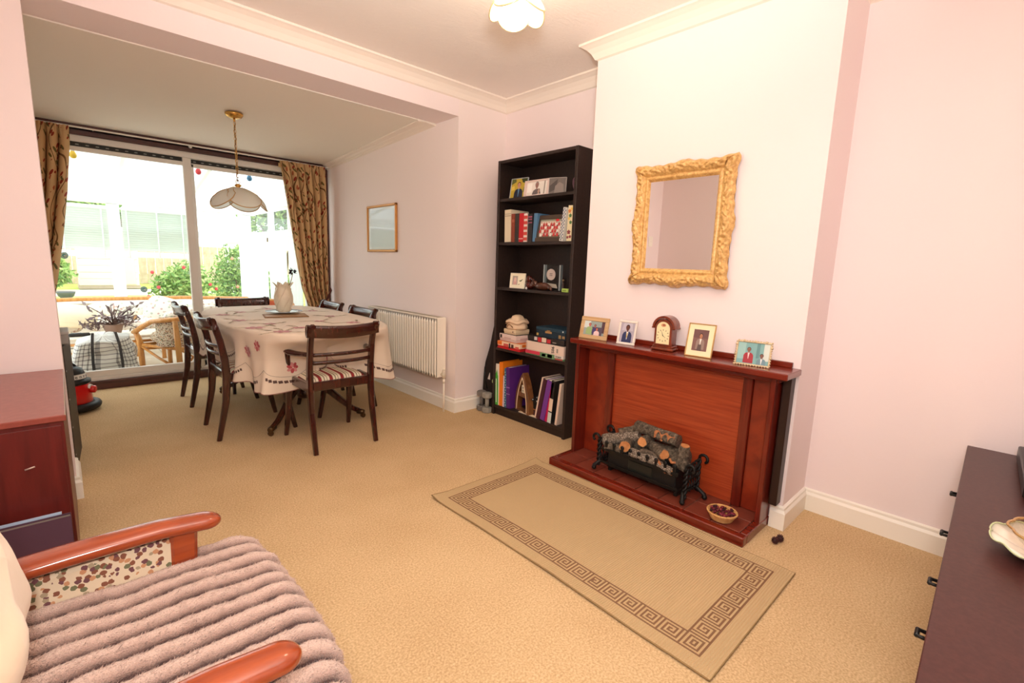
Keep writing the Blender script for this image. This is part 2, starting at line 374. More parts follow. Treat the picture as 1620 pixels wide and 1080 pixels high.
# ------------------------------------------------------------------ sliding patio window
win = sroot('window_1')
def wp(name, boxes, m, c=.004):
    b = MB()
    for lo, hi in boxes: b.box(lo, hi, 0, c)
    return b.build(name, m, win)
wp('header_board', [((XL, 5.60, 2.196), (XR, 5.75, 2.236))], BROWNW)
wp('top_strip', [((XL, 5.57, 2.25), (XR, 5.75, 2.285))], BROWNW, .002)
wp('sill_board', [((XL, 5.585, 0), (XR, 5.75, .074))], BROWNW)
wp('jamb_board', [((2.265, 5.6, .07), (XR, 5.75, 2.2))], BROWNW)
wp('outer_frame', [((XL, 5.625, 2.142), (2.27, 5.72, 2.197)), ((XL, 5.62, .074), (2.27, 5.72, .108)), ((2.225, 5.63, .1), (2.268, 5.72, 2.15)), ((XL, 5.63, .1), (-.38, 5.72, 2.15))], ALU)
sash = wp('sash', [((-.38, 5.635, 2.068), (.97, 5.675, 2.105)), ((-.38, 5.635, .106), (.97, 5.675, .165)), ((.932, 5.63, .106), (1.0, 5.68, 2.142)), ((-.38, 5.635, .106), (-.33, 5.675, 2.1))], ALU)
sash2 = wp('sash', [((.98, 5.685, 2.068), (2.23, 5.715, 2.105)), ((.98, 5.685, .106), (2.23, 5.715, .165)), ((.985, 5.685, .106), (1.03, 5.715, 2.1)), ((2.19, 5.685, .106), (2.23, 5.715, 2.1))], ALU)
vb = MB(); vs_ = MB()
for x0, x1, y in ((-.38, .93, 5.645), (1.0, 2.225, 5.695)):
    vb.box((x0, y, 2.105), (x1, y+.02, 2.142))
    x = x0+.03
    while x < x1-.03: vs_.box((x, y-.003, 2.119), (x+.022, y+.001, 2.127)); x += .066
_v = vb.build('vent_strip', C((40, 42, 40), .6), win); vs_.build('vent_slots', C((150, 152, 146), .5), _v)
_g = MB(); _g.poly([(-.34, 5.655, .16), (.94, 5.655, .16), (.94, 5.655, 2.07), (-.34, 5.655, 2.07)]); _g.build('pane', GLASS, win)
_g = MB(); _g.poly([(1.02, 5.7, .16), (2.2, 5.7, .16), (2.2, 5.7, 2.07), (1.02, 5.7, 2.07)]); _g.build('pane', GLASS, win)
wp('latch', [((.945, 5.615, .095), (.965, 5.632, .115))], C((150, 146, 136), .4), .002)
sbox('wall_window_head', (XL, 5.72, 2.19), (2.95, 5.8, 2.7), WALLD)
# curtain rail
rail = thing('curtain_rail', 'slim white curtain rail fixed under the ceiling above the window', 'curtain rail', (.9, 5.54, 2.24))
_b = MB(); _b.box((XL+.02, 5.535, 2.238), (XR-.02, 5.55, 2.25), 0, .002); _b.build('track', C((235, 228, 215), .4), rail, True)
_b = MB(); _b.ball((.985, 5.53, 2.232), .016); _b.build('clip', C((220, 215, 205), .15, spec=.7), rail, True)
for x in (.3, 1.5): _b = MB(); _b.tube([(x, 5.545, 2.244), (x, 5.6, 2.244)], .004, 6); _b.build('bracket', WHITE, rail, True)

# ------------------------------------------------------------------ conservatory and garden beyond the glass
def mk_tiles():
    m, nt, b = newmat('pale_floor_tile'); b.inputs['Base Color'].default_value = lin((232, 222, 206)); b.inputs['Roughness'].default_value = .4; return m
cons = sroot('conservatory')
def cp(name, boxes, m=UPVC, c=.006, par=None):
    b = MB()
    for lo, hi in boxes: b.box(lo, hi, 0, c)
    return b.build(name, m, par or cons)
YF, XS = 8.2, 2.1
cp('floor_slab', [((-1.6, 5.75, -.12), (XS+.1, YF+.1, -.012))], C((150, 140, 126), .8), 0)
fl = MB(); fl.box((-1.6, 5.75, -.012), (XS, YF, -.006)); fl = fl.build('grout', C((190, 180, 165), .8), cons)
proto = MB(); proto.box((.004, .004, -.006), (.396, .396, 0), 0, .002); tm = mk_tiles(); tproto = None
for i in range(9):
    for j in range(6):
        if tproto is None: tproto = t = proto.build('tile', tm, fl)
        else: t = tproto.copy(); COL.objects.link(t)
        t.location = (-1.55+.4*i, 5.76+.4*j, 0)
cp('dwarf_wall', [((-1.6, YF, 0), (XS+.1, YF+.12, .57)), ((XS, 5.8, 0), (XS+.12, YF, .57))], C((236, 228, 214), .8))
cp('sill', [((-1.6, YF-.06, .57), (XS, YF+.14, .60)), ((XS-.06, 5.8, .57), (XS+.14, YF, .60))])
for x, ww in ((-1.3, .07), (-.35, .07), (.56, .13), (1.42, .06), (2.1, .16)): cp('post', [((x-ww/2, YF, .601), (x+ww/2, YF+.09, 1.849))])
for y in (7.13, 6.36, 5.85): cp('post', [((XS+.01, y-.03, .601), (XS+.08, y+.03, 1.849))])
cp('eaves_beam', [((-1.6, YF-.03, 1.85), (XS+.15, YF+.12, 1.98)), ((XS-.03, 5.8, 1.85), (XS+.12, YF, 1.96))])
cp('transom', [((1.42, YF+.006, 1.48), (XS, YF+.082, 1.57)), ((XS+.016, 5.81, 1.5), (XS+.074, YF-.004, 1.58)), ((-1.3, YF+.008, 1.478), (1.42, YF+.084, 1.56))])
cp('vent_grille', [((x, YF-.04, 1.985), (x+.24, YF-.03, 2.0)) for x in (.05, .9)], C((196, 196, 190), .6), 0)
_b = MB(); _b.poly([(-1.5, YF+.04, .6), (XS, YF+.04, .6), (XS, YF+.04, 1.86), (-1.5, YF+.04, 1.86)]); _b.build('glazing', GLASS, cons)
for y0, y1 in ((7.16, 8.18), (6.39, 7.1), (5.88, 6.33)):
    _b = MB(); n_ = max(3, int((y1-y0)/.1))
    for k in range(n_): _b.box((XS-.012, y0+(y1-y0)*k/n_+.004, .62), (XS-.008, y0+(y1-y0)*(k+1)/n_-.004, 1.5))
    _b.build('side_panel', BLIND, cons); _b = MB(); _b.poly([(XS+.04, y0, 1.58), (XS+.04, y1, 1.58), (XS+.04, y1, 1.86), (XS+.04, y0, 1.86)]); _b.build('side_pane', GLASS, cons)
zr = lambda y: 2.40-(y-5.75)*(.43/2.45)
for k, x in enumerate([-1.6, -.9, -.2, .58, 1.37, 2.1]):
    _b = MB(); _b.strip([(x, 5.76, zr(5.76)), (x, YF+.05, zr(YF+.05))], (1, 0, 0), .06, .05); _b.build('glazing_bar', UPVC, cons)
for x0, x1 in ((-1.57, -.93), (-.87, -.23), (-.17, .55), (.61, 1.34), (1.4, 2.07)):
    _b = MB(); _b.strip([((x0+x1)/2, 5.77, zr(5.77)), ((x0+x1)/2, YF+.1, zr(YF+.1))], (1, 0, 0), x1-x0, .02, ch=.02); _b.build('roof_panel', POLY, cons)
_b = MB(); _b.add([(XS, 5.8, 1.9), (XS, YF, 1.9), (XS, 5.8, 2.4), (XS+.03, 5.8, 1.9), (XS+.03, YF, 1.9), (XS+.03, 5.8, 2.4)], [(0, 1, 2), (3, 5, 4), (0, 3, 4, 1), (1, 4, 5, 2), (2, 5, 3, 0)]); _b.build('roof_side_panel', POLY, cons)
# venetian blinds
for (x0, x1, lab, cords) in ((-.28, .49, 'white venetian blind half lowered, left of the conservatory post', (.06, .43)), (.63, 1.36, 'white venetian blind half lowered, right of the conservatory post', (.68, 1.0, 1.28))):
    bl = thing('venetian_blind', lab, 'blind', ((x0+x1)/2, 8.12, 1.8), group=None)
    _b = MB(); _b.box((x0, 8.09, 1.77), (x1, 8.14, 1.81), 0, .004); _b.build('headrail', UPVC, bl, True)
    sl = MB(); hw = (x1-x0)/2; sl.box((-hw, -.022, -.0012), (hw, .022, .0012), 0, 0, TR(rx=rad(-38))); pr = None
    for k in range(18):
        if pr is None: o = pr = sl.build('slat', BLIND, bl)
        else: o = pr.copy(); COL.objects.link(o)
        o.location = (0, 0, -.045-.0285*k)
    _b = MB(); _b.box((x0, 8.09, 1.17), (x1, 8.145, 1.245), 0, .005); _b.build('bottom_stack', UPVC, bl, True)
    for c_ in cords:
        _b = MB(); _b.tube([(c_, 8.085, 1.79), (c_, 8.085, 1.16)], .006, 6); _b.build('ladder_tape', UPVC, bl, True)
# festoon bulbs
fs = thing('festoon_lights', 'string of coloured bulbs hung across the inside of the conservatory roof', 'string lights', (.9, 5.95, 2.2))
_b = MB(); _b.tube([(-.4, 5.95, 2.14), (.165, 5.93, 2.125), (.6, 5.95, 2.14), (1.11, 5.93, 2.13), (1.58, 5.93, 2.13), (2.1, 5.95, 2.15)], .004, 6); _b.build('cord', C((60, 60, 60)), fs, True)
for x, c_, n_ in ((.165, (232, 196, 60), 'yellow bulb'), (1.112, (226, 76, 84), 'red bulb'), (1.585, (70, 128, 168), 'blue bulb')):
    _b = MB(); T = TR((x, 5.93, 2.115)); _b.lathe([(.003, -.075), (.018, -.07), (.027, -.054), (.028, -.043), (.022, -.026), (.014, -.012), (.013, 0)], 14, 0, T)
    bb = _b.build('bulb', C(c_, .3), fs, True, label=n_); _b = MB(); _b.lathe([(.014, 0), (.015, .03), (.008, .036)], 12, 0, T); _b.build('socket', C((120, 124, 130), .4), bb, True)
# suncatchers stuck to the pane
for (x, z, lab) in ((.032, 1.19, 'round teal suncatcher stuck on the glass beside the left curtain'), (.555, .895, 'round teal suncatcher stuck low on the middle of the glass')):
    sc = thing('suncatcher', lab, 'suncatcher', (x, 5.648, z)); T = TR((x, 5.648, z), rx=pi/2)
    _b = MB(); _b.prism(ell(0, 0, .026, .028, 20), 0, .004, 0, T); _b.build('disc', C((110, 200, 208), .3), sc, True)
    _b = MB(); _b.tube([(x+.017*cos(a*.3), 5.643, z+.019*sin(a*.3)) for a in range(21)], .003, 6, 0, False, True); _b.prism(ell(.004, -.003, .008, .007, 10), 0, .007, 0, T); _b.build('motif', C((225, 240, 238), .3), sc, True)
# garden ground
sbox('lawn', (-14, 8.4, -.3), (16, 40, -.12), C((176, 190, 96), .9, var=(2, (196, 204, 120)), spec=.05))
sbox('patio', (-6, 8.4, -.12), (10, 13.2, -.09), C((224, 206, 190), .8, var=(3, (210, 186, 168))))
sbox('garden_path', (-6, 19.5, -.12), (4, 22.6, -.1), C((226, 206, 192), .9))
def fence():
    t = thing('garden_fence', 'weathered brown panel fence across the end of the garden', 'fence', (0, 27, -.12))
    p = None
    for k in range(60):
        if p is None:
            _b = MB(); _b.box((0, 0, 0), (.3, .03, 1.75), 0, .008); o = p = _b.build('board', C((214, 196, 176), .9, var=(6, (196, 172, 148))), t)
        else: o = p.copy(); COL.objects.link(o)
        o.location = (-8+.31*k, (k % 2)*.02, 0)
fence()
sh = thing('garden_shed', 'pale painted garden shed at the end of the lawn', 'shed', (1.3, 23, -.1))
for k in range(9):
    if k == 0: _b = MB(); _b.box((-.85, 0, 0), (.85, 1.6, .235), 0, .012); o = p = _b.build('plank', C((238, 222, 208), .8), sh)
    else: o = p.copy(); COL.objects.link(o)
    o.location = (0, (k % 2)*.008, .12+.24*k)
_b = MB(); _b.box((-.88, .02, 0), (.88, 1.6, .12)); _b.build('base', C((190, 170, 156), .8), sh)
_b = MB(); _b.prism([(-1.0, 2.25), (1.0, 2.25), (0, 2.75)], -1.7, .15, 0, TR(rx=pi/2)); _b.build('roof', C((120, 110, 104), .9), sh)
_b = MB(); _b.box((.15, -.03, .15), (.75, .02, 1.95), 0, .01); _b.build('door', C((226, 206, 192), .8), sh)
gw = thing('garden_wall_panel', 'white rendered garden screen standing behind the right-hand bushes', 'wall', (3.6, 13.5, -.1))
_b = MB(); _b.box((3.0, 13.5, -.1), (4.1, 13.62, 1.55), 0, .01); _b.build('panel', C((245, 240, 232), .8), gw, True); _b = MB(); _b.box((2.96, 13.47, 1.55), (4.14, 13.65, 1.62), 0, .01); _b.build('coping', C((230, 224, 214), .8), gw, True)
pl = thing('planter', 'dark grey bowl planter on the lawn seen past the left curtain', 'planter', (.05, 18.6, -.12))
_b = MB(); _b.lathe([(.1, 0), (.17, .08), (.20, .16), (.21, .2), (.19, .2), (.17, .16), (0, .16)], 20, caps=False); _b.build('bowl', C((92, 98, 102), .6), pl)
def leaves(mb, c, r, n, sz, cols, seed):
    rn = random.Random(seed)
    for k in range(n):
        d = V((rn.gauss(0, 1), rn.gauss(0, 1), rn.gauss(0, 1))).normalized()*(rn.random()**.4)
        lump = .8+.35*mnoise.noise(d*2.1+V((seed, 0, 0)))
        p = V(c)+V((d.x*r[0], d.y*r[1], d.z*r[2]))*lump
        a = V((rn.gauss(0, 1), rn.gauss(0, 1), rn.gauss(0, 1))).normalized(); b = a.orthogonal().normalized(); s_ = sz*(.6+.8*rn.random())
        mi = rn.randrange(cols)
        mb.add([p-a*s_, p+b*s_*.45, p+a*s_, p-b*s_*.45], [(0, 1, 2, 3)], mi)
LEAF = [C((140, 172, 92), .7, spec=.1), C((176, 200, 124), .7, spec=.1), C((112, 150, 84), .7, spec=.1)]
def plant(name, lab, cat, loc, r, n, sz, seed, flowers=None, group=None, tall=0):
    t = thing(name, lab, cat, loc, group=group)
    _b = MB(); cz = r[2]*.95+tall
    for k in range(5):
        a = k*1.3+seed; _b.tube([(0, 0, 0), (.15*r[0]*cos(a), .15*r[1]*sin(a), cz*.5), (.55*r[0]*cos(a), .55*r[1]*sin(a), cz)], [.03+.02*tall, .022+.01*tall, .008], 6)
    _b.build('stem', C((104, 84, 60), .9), t)
    _b = MB(); leaves(_b, (0, 0, cz), r, n, sz, 3, seed); o = _b.build('foliage', LEAF, t); o['kind'] = 'stuff'
    if flowers:
        rn = random.Random(seed+5); _b = MB()
        for k in range(flowers[1]):
            a = rn.random()*6.28; z = cz+r[2]*(rn.random()*1.5-.8); q = V((cos(a)*r[0]*.85, -abs(sin(a))*r[1]*.85, z))
            _b.ball(q, flowers[2], 7, 4)
        o = _b.build('blooms', C(flowers[0], .6), t); o['kind'] = 'stuff'
plant('rose_bush', 'leafy rose bush with red blooms beyond the left-hand pane', 'bush', (1.55, 10.2, -.1), (.62, .5, .68), 3200, .045, 3, ((206, 70, 74), 14, .03))
plant('garden_shrub', 'tall light green shrub right behind the window mullion', 'bush', (2.75, 11.4, -.1), (.62, .55, .9), 3600, .045, 8, ((236, 150, 120), 9, .03))
plant('garden_shrub', 'low spreading shrub in front of the white garden screen', 'bush', (3.9, 12.7, -.1), (.6, .5, .55), 2200, .05, 12)
plant('garden_tree', 'rounded green tree seen through the top light of the right pane', 'tree', (5.2, 16.5, -.1), (1.6, 1.2, 1.1), 4200, .10, 21, None, None, 1.9)
plant('garden_tree', 'broad tree rising beyond the fence behind the lowered blinds', 'tree', (1.3, 29.2, -.1), (1.9, 1.2, 1.3), 1600, .2, 27, None, None, 1.5)
plant('garden_shrub', 'dark shrub beside the pale garden shed', 'bush', (-.3, 21.8, -.1), (.75, .6, .7), 900, .12, 31)
# cane sofa, coffee table, wicker chair and what lies on them
FLORAL = cells('floral_upholstery', (214, 198, 172), [(0, (130, 84, 66)), (.28, (112, 112, 84)), (.5, (190, 140, 104)), (.68, (166, 150, 124)), (.86, (112, 74, 78))], (125, 125, 125), .46, kind='Object', squash=.10)
CREAMF = C((240, 226, 196), .9, spec=.1, bmp=(30, .2))
PALEFL = cells('pale_floral_cotton', (244, 238, 226), [(0, (214, 196, 180)), (.4, (206, 176, 166)), (.7, (190, 198, 178))], (32, 32, 32), .36, kind='Object')
sf = thing('cane_sofa', 'cane sofa with pale floral cushions standing under the conservatory blinds', 'sofa', (.6, 7.5, 0))
_b = MB(); _b.tube([(-.75, 7.2, .5), (-.7, 7.7, .64), (.1, 7.78, .655), (1.2, 7.78, .655), (1.95, 7.72, .63), (2.0, 7.2, .5)], .025, 10)
_b.tube([(-.75, 7.2, .3), (2.0, 7.2, .3)], .022, 8); _b.build('frame', CANE, sf, True)
for x, y in ((-.72, 7.2), (1.95, 7.2), (-.7, 7.72), (1.93, 7.72), (.6, 7.2)): _b = MB(); _b.tube([(x, y, -.006), (x, y, .5)], .022, 8); _b.build('leg', CANE, sf, True)
def pillow(name, c, r, mat, par=None, T=None, pw=.55):
    b = MB(); sg = lambda x: math.copysign(abs(x)**pw, x)
    b.grid(lambda u, v: V((r[0]*sg(cos(2*pi*u))*abs(cos(-pi/2+pi*v))**pw, r[1]*sg(sin(2*pi*u))*abs(cos(-pi/2+pi*v))**pw, r[2]*math.copysign(abs(sin(-pi/2+pi*v))**.8, sin(-pi/2+pi*v)))), 28, 14, 0, True, True, TR(c) @ (T or Matrix.Identity(4)))
    return b
for x in (-.3, .6, 1.5): pillow('c', (x, 7.42, .38), (.44, .3, .09), PALEFL).build('seat_cushion', PALEFL, sf, True)
for x in (-.3, .6, 1.5): pillow('c', (x, 7.66, .53), (.43, .13, .10), PALEFL).build('back_cushion', PALEFL, sf, True)
def lone_pillow(name, lab, c, r, mat, T):
    t = thing(name, lab, 'cushion', c); pillow('', (0, 0, 0), r, mat, T=T).build('cover', mat, t)
    b = MB(); b.tube([T @ V((r[0]*.99*math.copysign(abs(cos(a))**.55, cos(a)), r[1]*.99*math.copysign(abs(sin(a))**.55, sin(a)), 0)) for a in [2*pi*k/40 for k in range(40)]], .006, 6, 0, False, True); b.build('piping', mat, t)
lone_pillow('cushion', 'plump plain cream cushion at the left end of the cane sofa', (.02, 7.1, .53), (.24, .17, .1), CREAMF, TR(rx=rad(20), ry=rad(8)))
lone_pillow('cushion', 'white cushion with a fine floral print leaning on the sofa back', (.92, 7.28, .53), (.22, .17, .08), PALEFL, TR(rx=rad(58), rz=rad(-20), ry=rad(20)))
ct = thing('cane_coffee_table', 'low cane table with a pale top standing behind the checked bag', 'table', (.3, 6.7, 0))
_b = MB(); _b.box((-.15, 6.45, .33), (.85, 6.95, .36), 0, .008); _b.build('tabletop', C((236, 224, 204), .4), ct, True)
for x, y in ((-.12, 6.48), (.82, 6.48), (-.12, 6.92), (.82, 6.92)): _b = MB(); _b.tube([(x, y, -.006), (x, y, .33)], .022, 8); _b.build('leg', CANE, ct, True)
_b = MB(); _b.tube([(-.12, 6.48, .2), (.82, 6.48, .2)], .014, 8); _b.tube([(-.12, 6.48, .29), (.82, 6.48, .29)], .014, 8); _b.build('rail', CANE, ct, True)
pt = thing('potted_plant', 'purple-leaved plant on the cane table above the checked bag', 'plant', (.36, 6.62, .36))
_b = MB(); _b.lathe([(.06, 0), (.09, .1), (.095, .11), (.085, .11), (0, .1)], 16, caps=False); _b.build('pot', C((150, 120, 104), .6), pt)
rn = random.Random(4); lf = MB(); stm = MB()
for k in range(26):
    a = rn.random()*6.28; ln = .15+.16*rn.random(); q = V((cos(a)*ln*.9, sin(a)*ln*.6, .1+.22*rn.random()-(.1 if ln > .26 else 0))); stm.tube([(0, 0, .1), q*.5+V((0, 0, .08)), q], [.006, .005, .003], 5)
    for j in range(5):
        d = V((rn.gauss(0, 1), rn.gauss(0, 1), .4+rn.random())).normalized(); b = d.orthogonal().normalized(); s_ = .045+.03*rn.random(); p = q*(1-.12*j)
        lf.add([p, p+d*s_*.5+b*s_*.22, p+d*s_*1.2, p+d*s_*.5-b*s_*.22], [(0, 1, 2, 3)], rn.randrange(2))
stm.build('stem', C((96, 76, 78), .8), pt); o = lf.build('foliage', [C((112, 92, 96), .6), C((140, 122, 116), .6)], pt); o['kind'] = 'stuff'
tv = thing('cordless_phone', 'small black handset lying beside the purple plant', 'phone', (.1, 6.6, .36)); _b = MB(); _b.box((-.1, -.03, 0), (.07, .03, .035), 0, .01); _b.build('body', BLACK, tv); _b = MB(); _b.box((-.08, -.02, .035), (0, .02, .038)); _b.build('keypad', C((90, 96, 100)), tv)
def mk_plaid():
    m, nt, b = newmat('plaid_bag_weave'); co = coords(nt, 'UV', (30, 11, 1)); sp = node(nt, 'ShaderNodeSeparateXYZ'); L(nt, co, sp.inputs[0]); out = []
    for i in (0, 1):
        fr = node(nt, 'ShaderNodeMath', operation='FRACT'); L(nt, sp.outputs[i], fr.inputs[0])
        g = node(nt, 'ShaderNodeMath', operation='LESS_THAN'); g.inputs[1].default_value = .26; L(nt, fr.outputs[0], g.inputs[0]); out.append(g.outputs[0])
    ad = node(nt, 'ShaderNodeMath', operation='ADD'); L(nt, out[0], ad.inputs[0]); L(nt, out[1], ad.inputs[1])
    h = node(nt, 'ShaderNodeMath', operation='MULTIPLY'); h.inputs[1].default_value = .5; L(nt, ad.outputs[0], h.inputs[0])
    L(nt, ramp(nt, h.outputs[0], [(0, (226, 224, 216)), (.3, (158, 154, 148)), (.8, (84, 82, 84))], True), b.inputs['Base Color']); b.inputs['Roughness'].default_value = .35; return m
bg_ = thing('laundry_bag', 'large black and white checked zip bag on the conservatory floor', 'bag', (.24, 6.02, -.006))
_b = MB()
def bagf(u, v):
    a = 2*pi*u; z = v; k = (1-.30*z**2)*(1 if v < .97 else .55); q = .5
    x = .265*k*math.copysign(abs(cos(a))**q, cos(a)); y = .15*k*math.copysign(abs(sin(a))**q, sin(a))
    n_ = mnoise.noise(V((x*9, y*9, z*4)))*.018+mnoise.noise(V((x*25, y*25, z*9)))*.006
    return V((x*(1+n_*3)+n_, y+n_, z*.43+n_*1.5*z+.03*z*sin(a*1+.6)))
_b.grid(bagf, 60, 26, 0, True, True, uvs=lambda u, v: (u, v)); _b.grid(lambda u, v: bagf(u, 1)*(1-v)+V((0, 0, .44))*v, 60, 3, 0, True, True, uvs=lambda u, v: (u, .95+.04*v)); _b.build('bag_body', mk_plaid(), bg_)
for x in (-.09, .12): _b = MB(); _b.strip([(x, -.152, .02), (x*1.02, -.152, .2), (x*.95, -.13, .36), (x*.8, -.05, .47), (x*.8, .05, .46)], (1, 0, 0), .022, .006); _b.build('strap', C((40, 40, 44), .5), bg_)
def wicker_chair(name, lab, loc, rz, seatm, backm, hh=.58):
    t = thing(name, lab, 'armchair', loc, rz)
    arc = [(.29*math.copysign(abs(cos(a))**.7, cos(a)), .27*sin(a)) for a in [pi*k/16 for k in range(17)]]
    _b = MB(); _b.tube([(.30, -.30, .40), (.30, -.15, .47)]+[(x, -y*-1+.0, hh-.04*(1-sin(pi*k/16))) for k, (x, y) in enumerate(arc)]+[(-.30, -.15, .47), (-.30, -.30, .40)], .024, 10); _b.build('top_rail', CANE, t)
    for x, y, tx in ((.27, -.27, .3), (-.27, -.27, -.3), (.2, .22, .22), (-.2, .22, -.22)):
        _b = MB(); _b.tube([(x, y, 0), (x*1.02, y, .3), (tx, y*1.05, .42 if y < 0 else hh-.02)], [.022, .024, .02], 8); _b.build('leg', CANE, t)
    _b = MB(); _b.tube([(.27, -.27, .26), (.2, .22, .26), (-.2, .22, .26), (-.27, -.27, .26)], .018, 8, closed=True)
    for s_ in (1, -1): _b.tube([(s_*.2, .22, .26), (s_*.1, .235, .16), (s_*.17, .225, .04)], .012, 7); _b.tube([(s_*.27, -.27, .25), (s_*.26, 0, .15), (s_*.22, .2, .06)], .012, 7)
    _b.build('seat_frame', CANE, t)
    _b = MB(); _b.grid(lambda u, v: V((.265*math.copysign(abs(cos(pi*u))**.7, cos(pi*u)), .25*sin(pi*u), .28+(hh-.32)*v)), 24, 6); _b.grid(lambda u, v: V((.235*math.copysign(abs(cos(pi*u))**.7, cos(pi*u)), .20*sin(pi*u), .30+(hh-.30)*v)), 24, 6); _b.build('back_cushion', backm, t)
    pillow('', (0, -.02, .35), (.25, .25, .08), seatm).build('seat_cushion', seatm, t); return t
wicker_chair('wicker_chair', 'cane tub chair with brown floral cover seen past the checked bag', (.99, 6.26, -.006), rad(200), FLORAL, FLORAL).scale = (1.28, 1.1, 1.0)
lone_pillow('cushion', 'white floral pillow lying over the back of the cane tub chair', (1.04, 6.44, .585), (.26, .11, .055), PALEFL, TR(rx=rad(-6), ry=rad(-9)))
ORF = C((226, 120, 84), .85, spec=.1)
wicker_chair('wicker_chair', 'cane chair with plain orange cushions behind the dining table vase', (1.8, 6.2, -.006), rad(0), ORF, ORF, .7)

# ------------------------------------------------------------------ curtains
CURT = mk_leafcloth()
def curtain(name, lab, ptsf, tie, group):
    """ptsf(z)->(xa,xb): the two edges at height z"""
    t = thing(name, lab, 'curtain', (sum(ptsf(1.0))/2, 5.5, .02)); _b = MB(); z0, z1 = .02, 2.235
    def f(u, v):
        z = z0+(z1-z0)*v; xa, xb = ptsf(z); wd = xb-xa
        amp = .04+.012*mnoise.noise(V((u*3, v*2, 1))); gather = min(1, abs(z-tie)/.5+.45)
        fold = sin(2*pi*6*u+.6*sin(v*5)+.5*u)
        top = 1 if z < 2.14 else 1-.45*(z-2.14)/.1
        return V((xa+wd*u+.012*cos(2*pi*6*u)*gather, 5.5+amp*fold*top*(.6+.4*gather)+(.012*sin(2*pi*30*u) if z > 2.15 else 0), z))
    _b.grid(f, 120, 50, 0, True, uvs=lambda u, v: (u, v)); _b.build('fabric', CURT, t, True)
    _b = MB(); _b.box((ptsf(2.2)[0]-.0, 5.52, 2.17), (ptsf(2.2)[1], 5.53, 2.21)); _b.build('heading_tape', C((200, 170, 120), .8), t, True)
    return t
def rx_(z):
    pts = [(2.24, 1.755, 2.225), (2.1, 1.78, 2.235), (1.7, 1.835, 2.24), (1.15, 1.905, 2.245), (.9, 1.945, 2.25), (.7, 2.01, 2.255), (.5, 2.0, 2.26), (0, 1.97, 2.27)]
    for (za, a, b), (zb, c, d) in zip(pts, pts[1:]):
        if z >= zb: k = (z-zb)/(za-zb); return (c+(a-c)*k, d+(b-d)*k)
    return pts[-1][1:]
def lx_(z):
    pts = [(2.24, -.30, .135), (2.1, -.31, .13), (1.72, -.33, .085), (1.36, -.36, .03), (.85, -.40, -.06), (.7, -.42, -.12), (.4, -.41, -.06), (0, -.41, -.05)]
    for (za, a, b), (zb, c, d) in zip(pts, pts[1:]):
        if z >= zb: k = (z-zb)/(za-zb); return (c+(a-c)*k, d+(b-d)*k)
    return pts[-1][1:]
ca = curtain('curtain', 'leaf-print curtain tied back at the left end of the window', lx_, .75, '')
cb = curtain('curtain', 'leaf-print curtain tied back beside the wall on the right of the window', rx_, .72, '')
_b = MB(); _b.tube([(2.265, 5.55, .93), (2.25, 5.44, .88), (2.19, 5.41, .78), (2.10, 5.41, .70), (2.03, 5.43, .668), (2.0, 5.48, .66), (1.99, 5.53, .665)], .011, 8)
_b.build('tieback', C((84, 42, 36), .7), cb, True, label='dark brown cord tieback')

# ------------------------------------------------------------------ dining table, cloth, chairs
tb = thing('dining_table', 'mahogany twin-pedestal dining table hidden under the embroidered cloth', 'table', (1.32, 4.06, 0))
CX, CY, TA, TBB, NE = 1.325, 4.06, .525, 1.03, 3.2
def sup(a, A, B, n=NE): return (A*math.copysign(abs(cos(a))**(2/n), cos(a)), B*math.copysign(abs(sin(a))**(2/n), sin(a)))
_b = MB(); _b.prism([(CX+x, CY+y) for x, y in [sup(2*pi*k/72, TA-.008, TBB-.008) for k in range(72)]], .725, .752); _b.build('tabletop', MAHOG, tb, True)
for py in (3.74, 4.55):
    _b = MB(); _b.lathe([(.05, .16), (.06, .19), (.055, .22), (.035, .26), (.04, .3), (.055, .36), (.05, .42), (.03, .5), (.035, .6), (.06, .68), (.09, .72), (.09, .725)], 20, 0, TR((1.315, py, 0))); _b.build('pedestal', MAHOG, tb, True)
    for sx in (-1, 1):
        for sy in ((-1,) if py < 4 else (1,)):
            d = V((sx*.335, sy*.28, 0)); pth = [V((1.315, py, .26))+d*t+V((0, 0, h)) for t, h in ((.08, -.0), (.25, .0), (.45, -.05), (.65, -.125), (.82, -.18), (.95, -.205), (1.0, -.21))]
            _b = MB(); _b.strip(pth, V((-d.y, d.x, 0)), [.045, .045, .042, .038, .034, .03, .03], [.06, .058, .05, .042, .036, .034, .034]); lg = _b.build('leg', MAHOG, tb, True)
            e = V((1.315, py, 0))+d*1.02; _b = MB(); _b.tube([e-d*.1+V((0, 0, .052)), e+V((0, 0, .045)), e+d*.03+V((0, 0, .044))], [.021, .022, .015], 10); _b.tube([e+V((0, -.012, .018)), e+V((0, .012, .018))], .018, 12); _b.build('castor', C((92, 70, 46), .35, metal=.7), lg, True)
CLOTH = C((228, 212, 192), .85, spec=.1, bmp=(400, .08), sheen=.2)
cl = thing('tablecloth', 'cream cloth with red flowers and scalloped cutwork hem over the dining table', 'tablecloth', (CX, CY, .75))
NS = 26
_arc = []; _p = None; _t = 0
for _k in range(2001):
    _q = V((*sup(2*pi*_k/2000, TA, TBB), 0)); _t += (_q-_p).length if _p else 0; _arc.append(_t); _p = _q
def a2s(a):
    f = (a/(2*pi) % 1)*2000; i = int(f); return (_arc[i]+(_arc[min(i+1, 2000)]-_arc[i])*(f-i))/_t
def s2a(s):
    lo, hi = 0, 2000; s = (s % 1)*_t
    while hi-lo > 1:
        m = (lo+hi)//2
        if _arc[m] <= s: lo = m
        else: hi = m
    return 2*pi*(lo+(s-_arc[lo])/max(1e-9, _arc[hi]-_arc[lo]))/2000
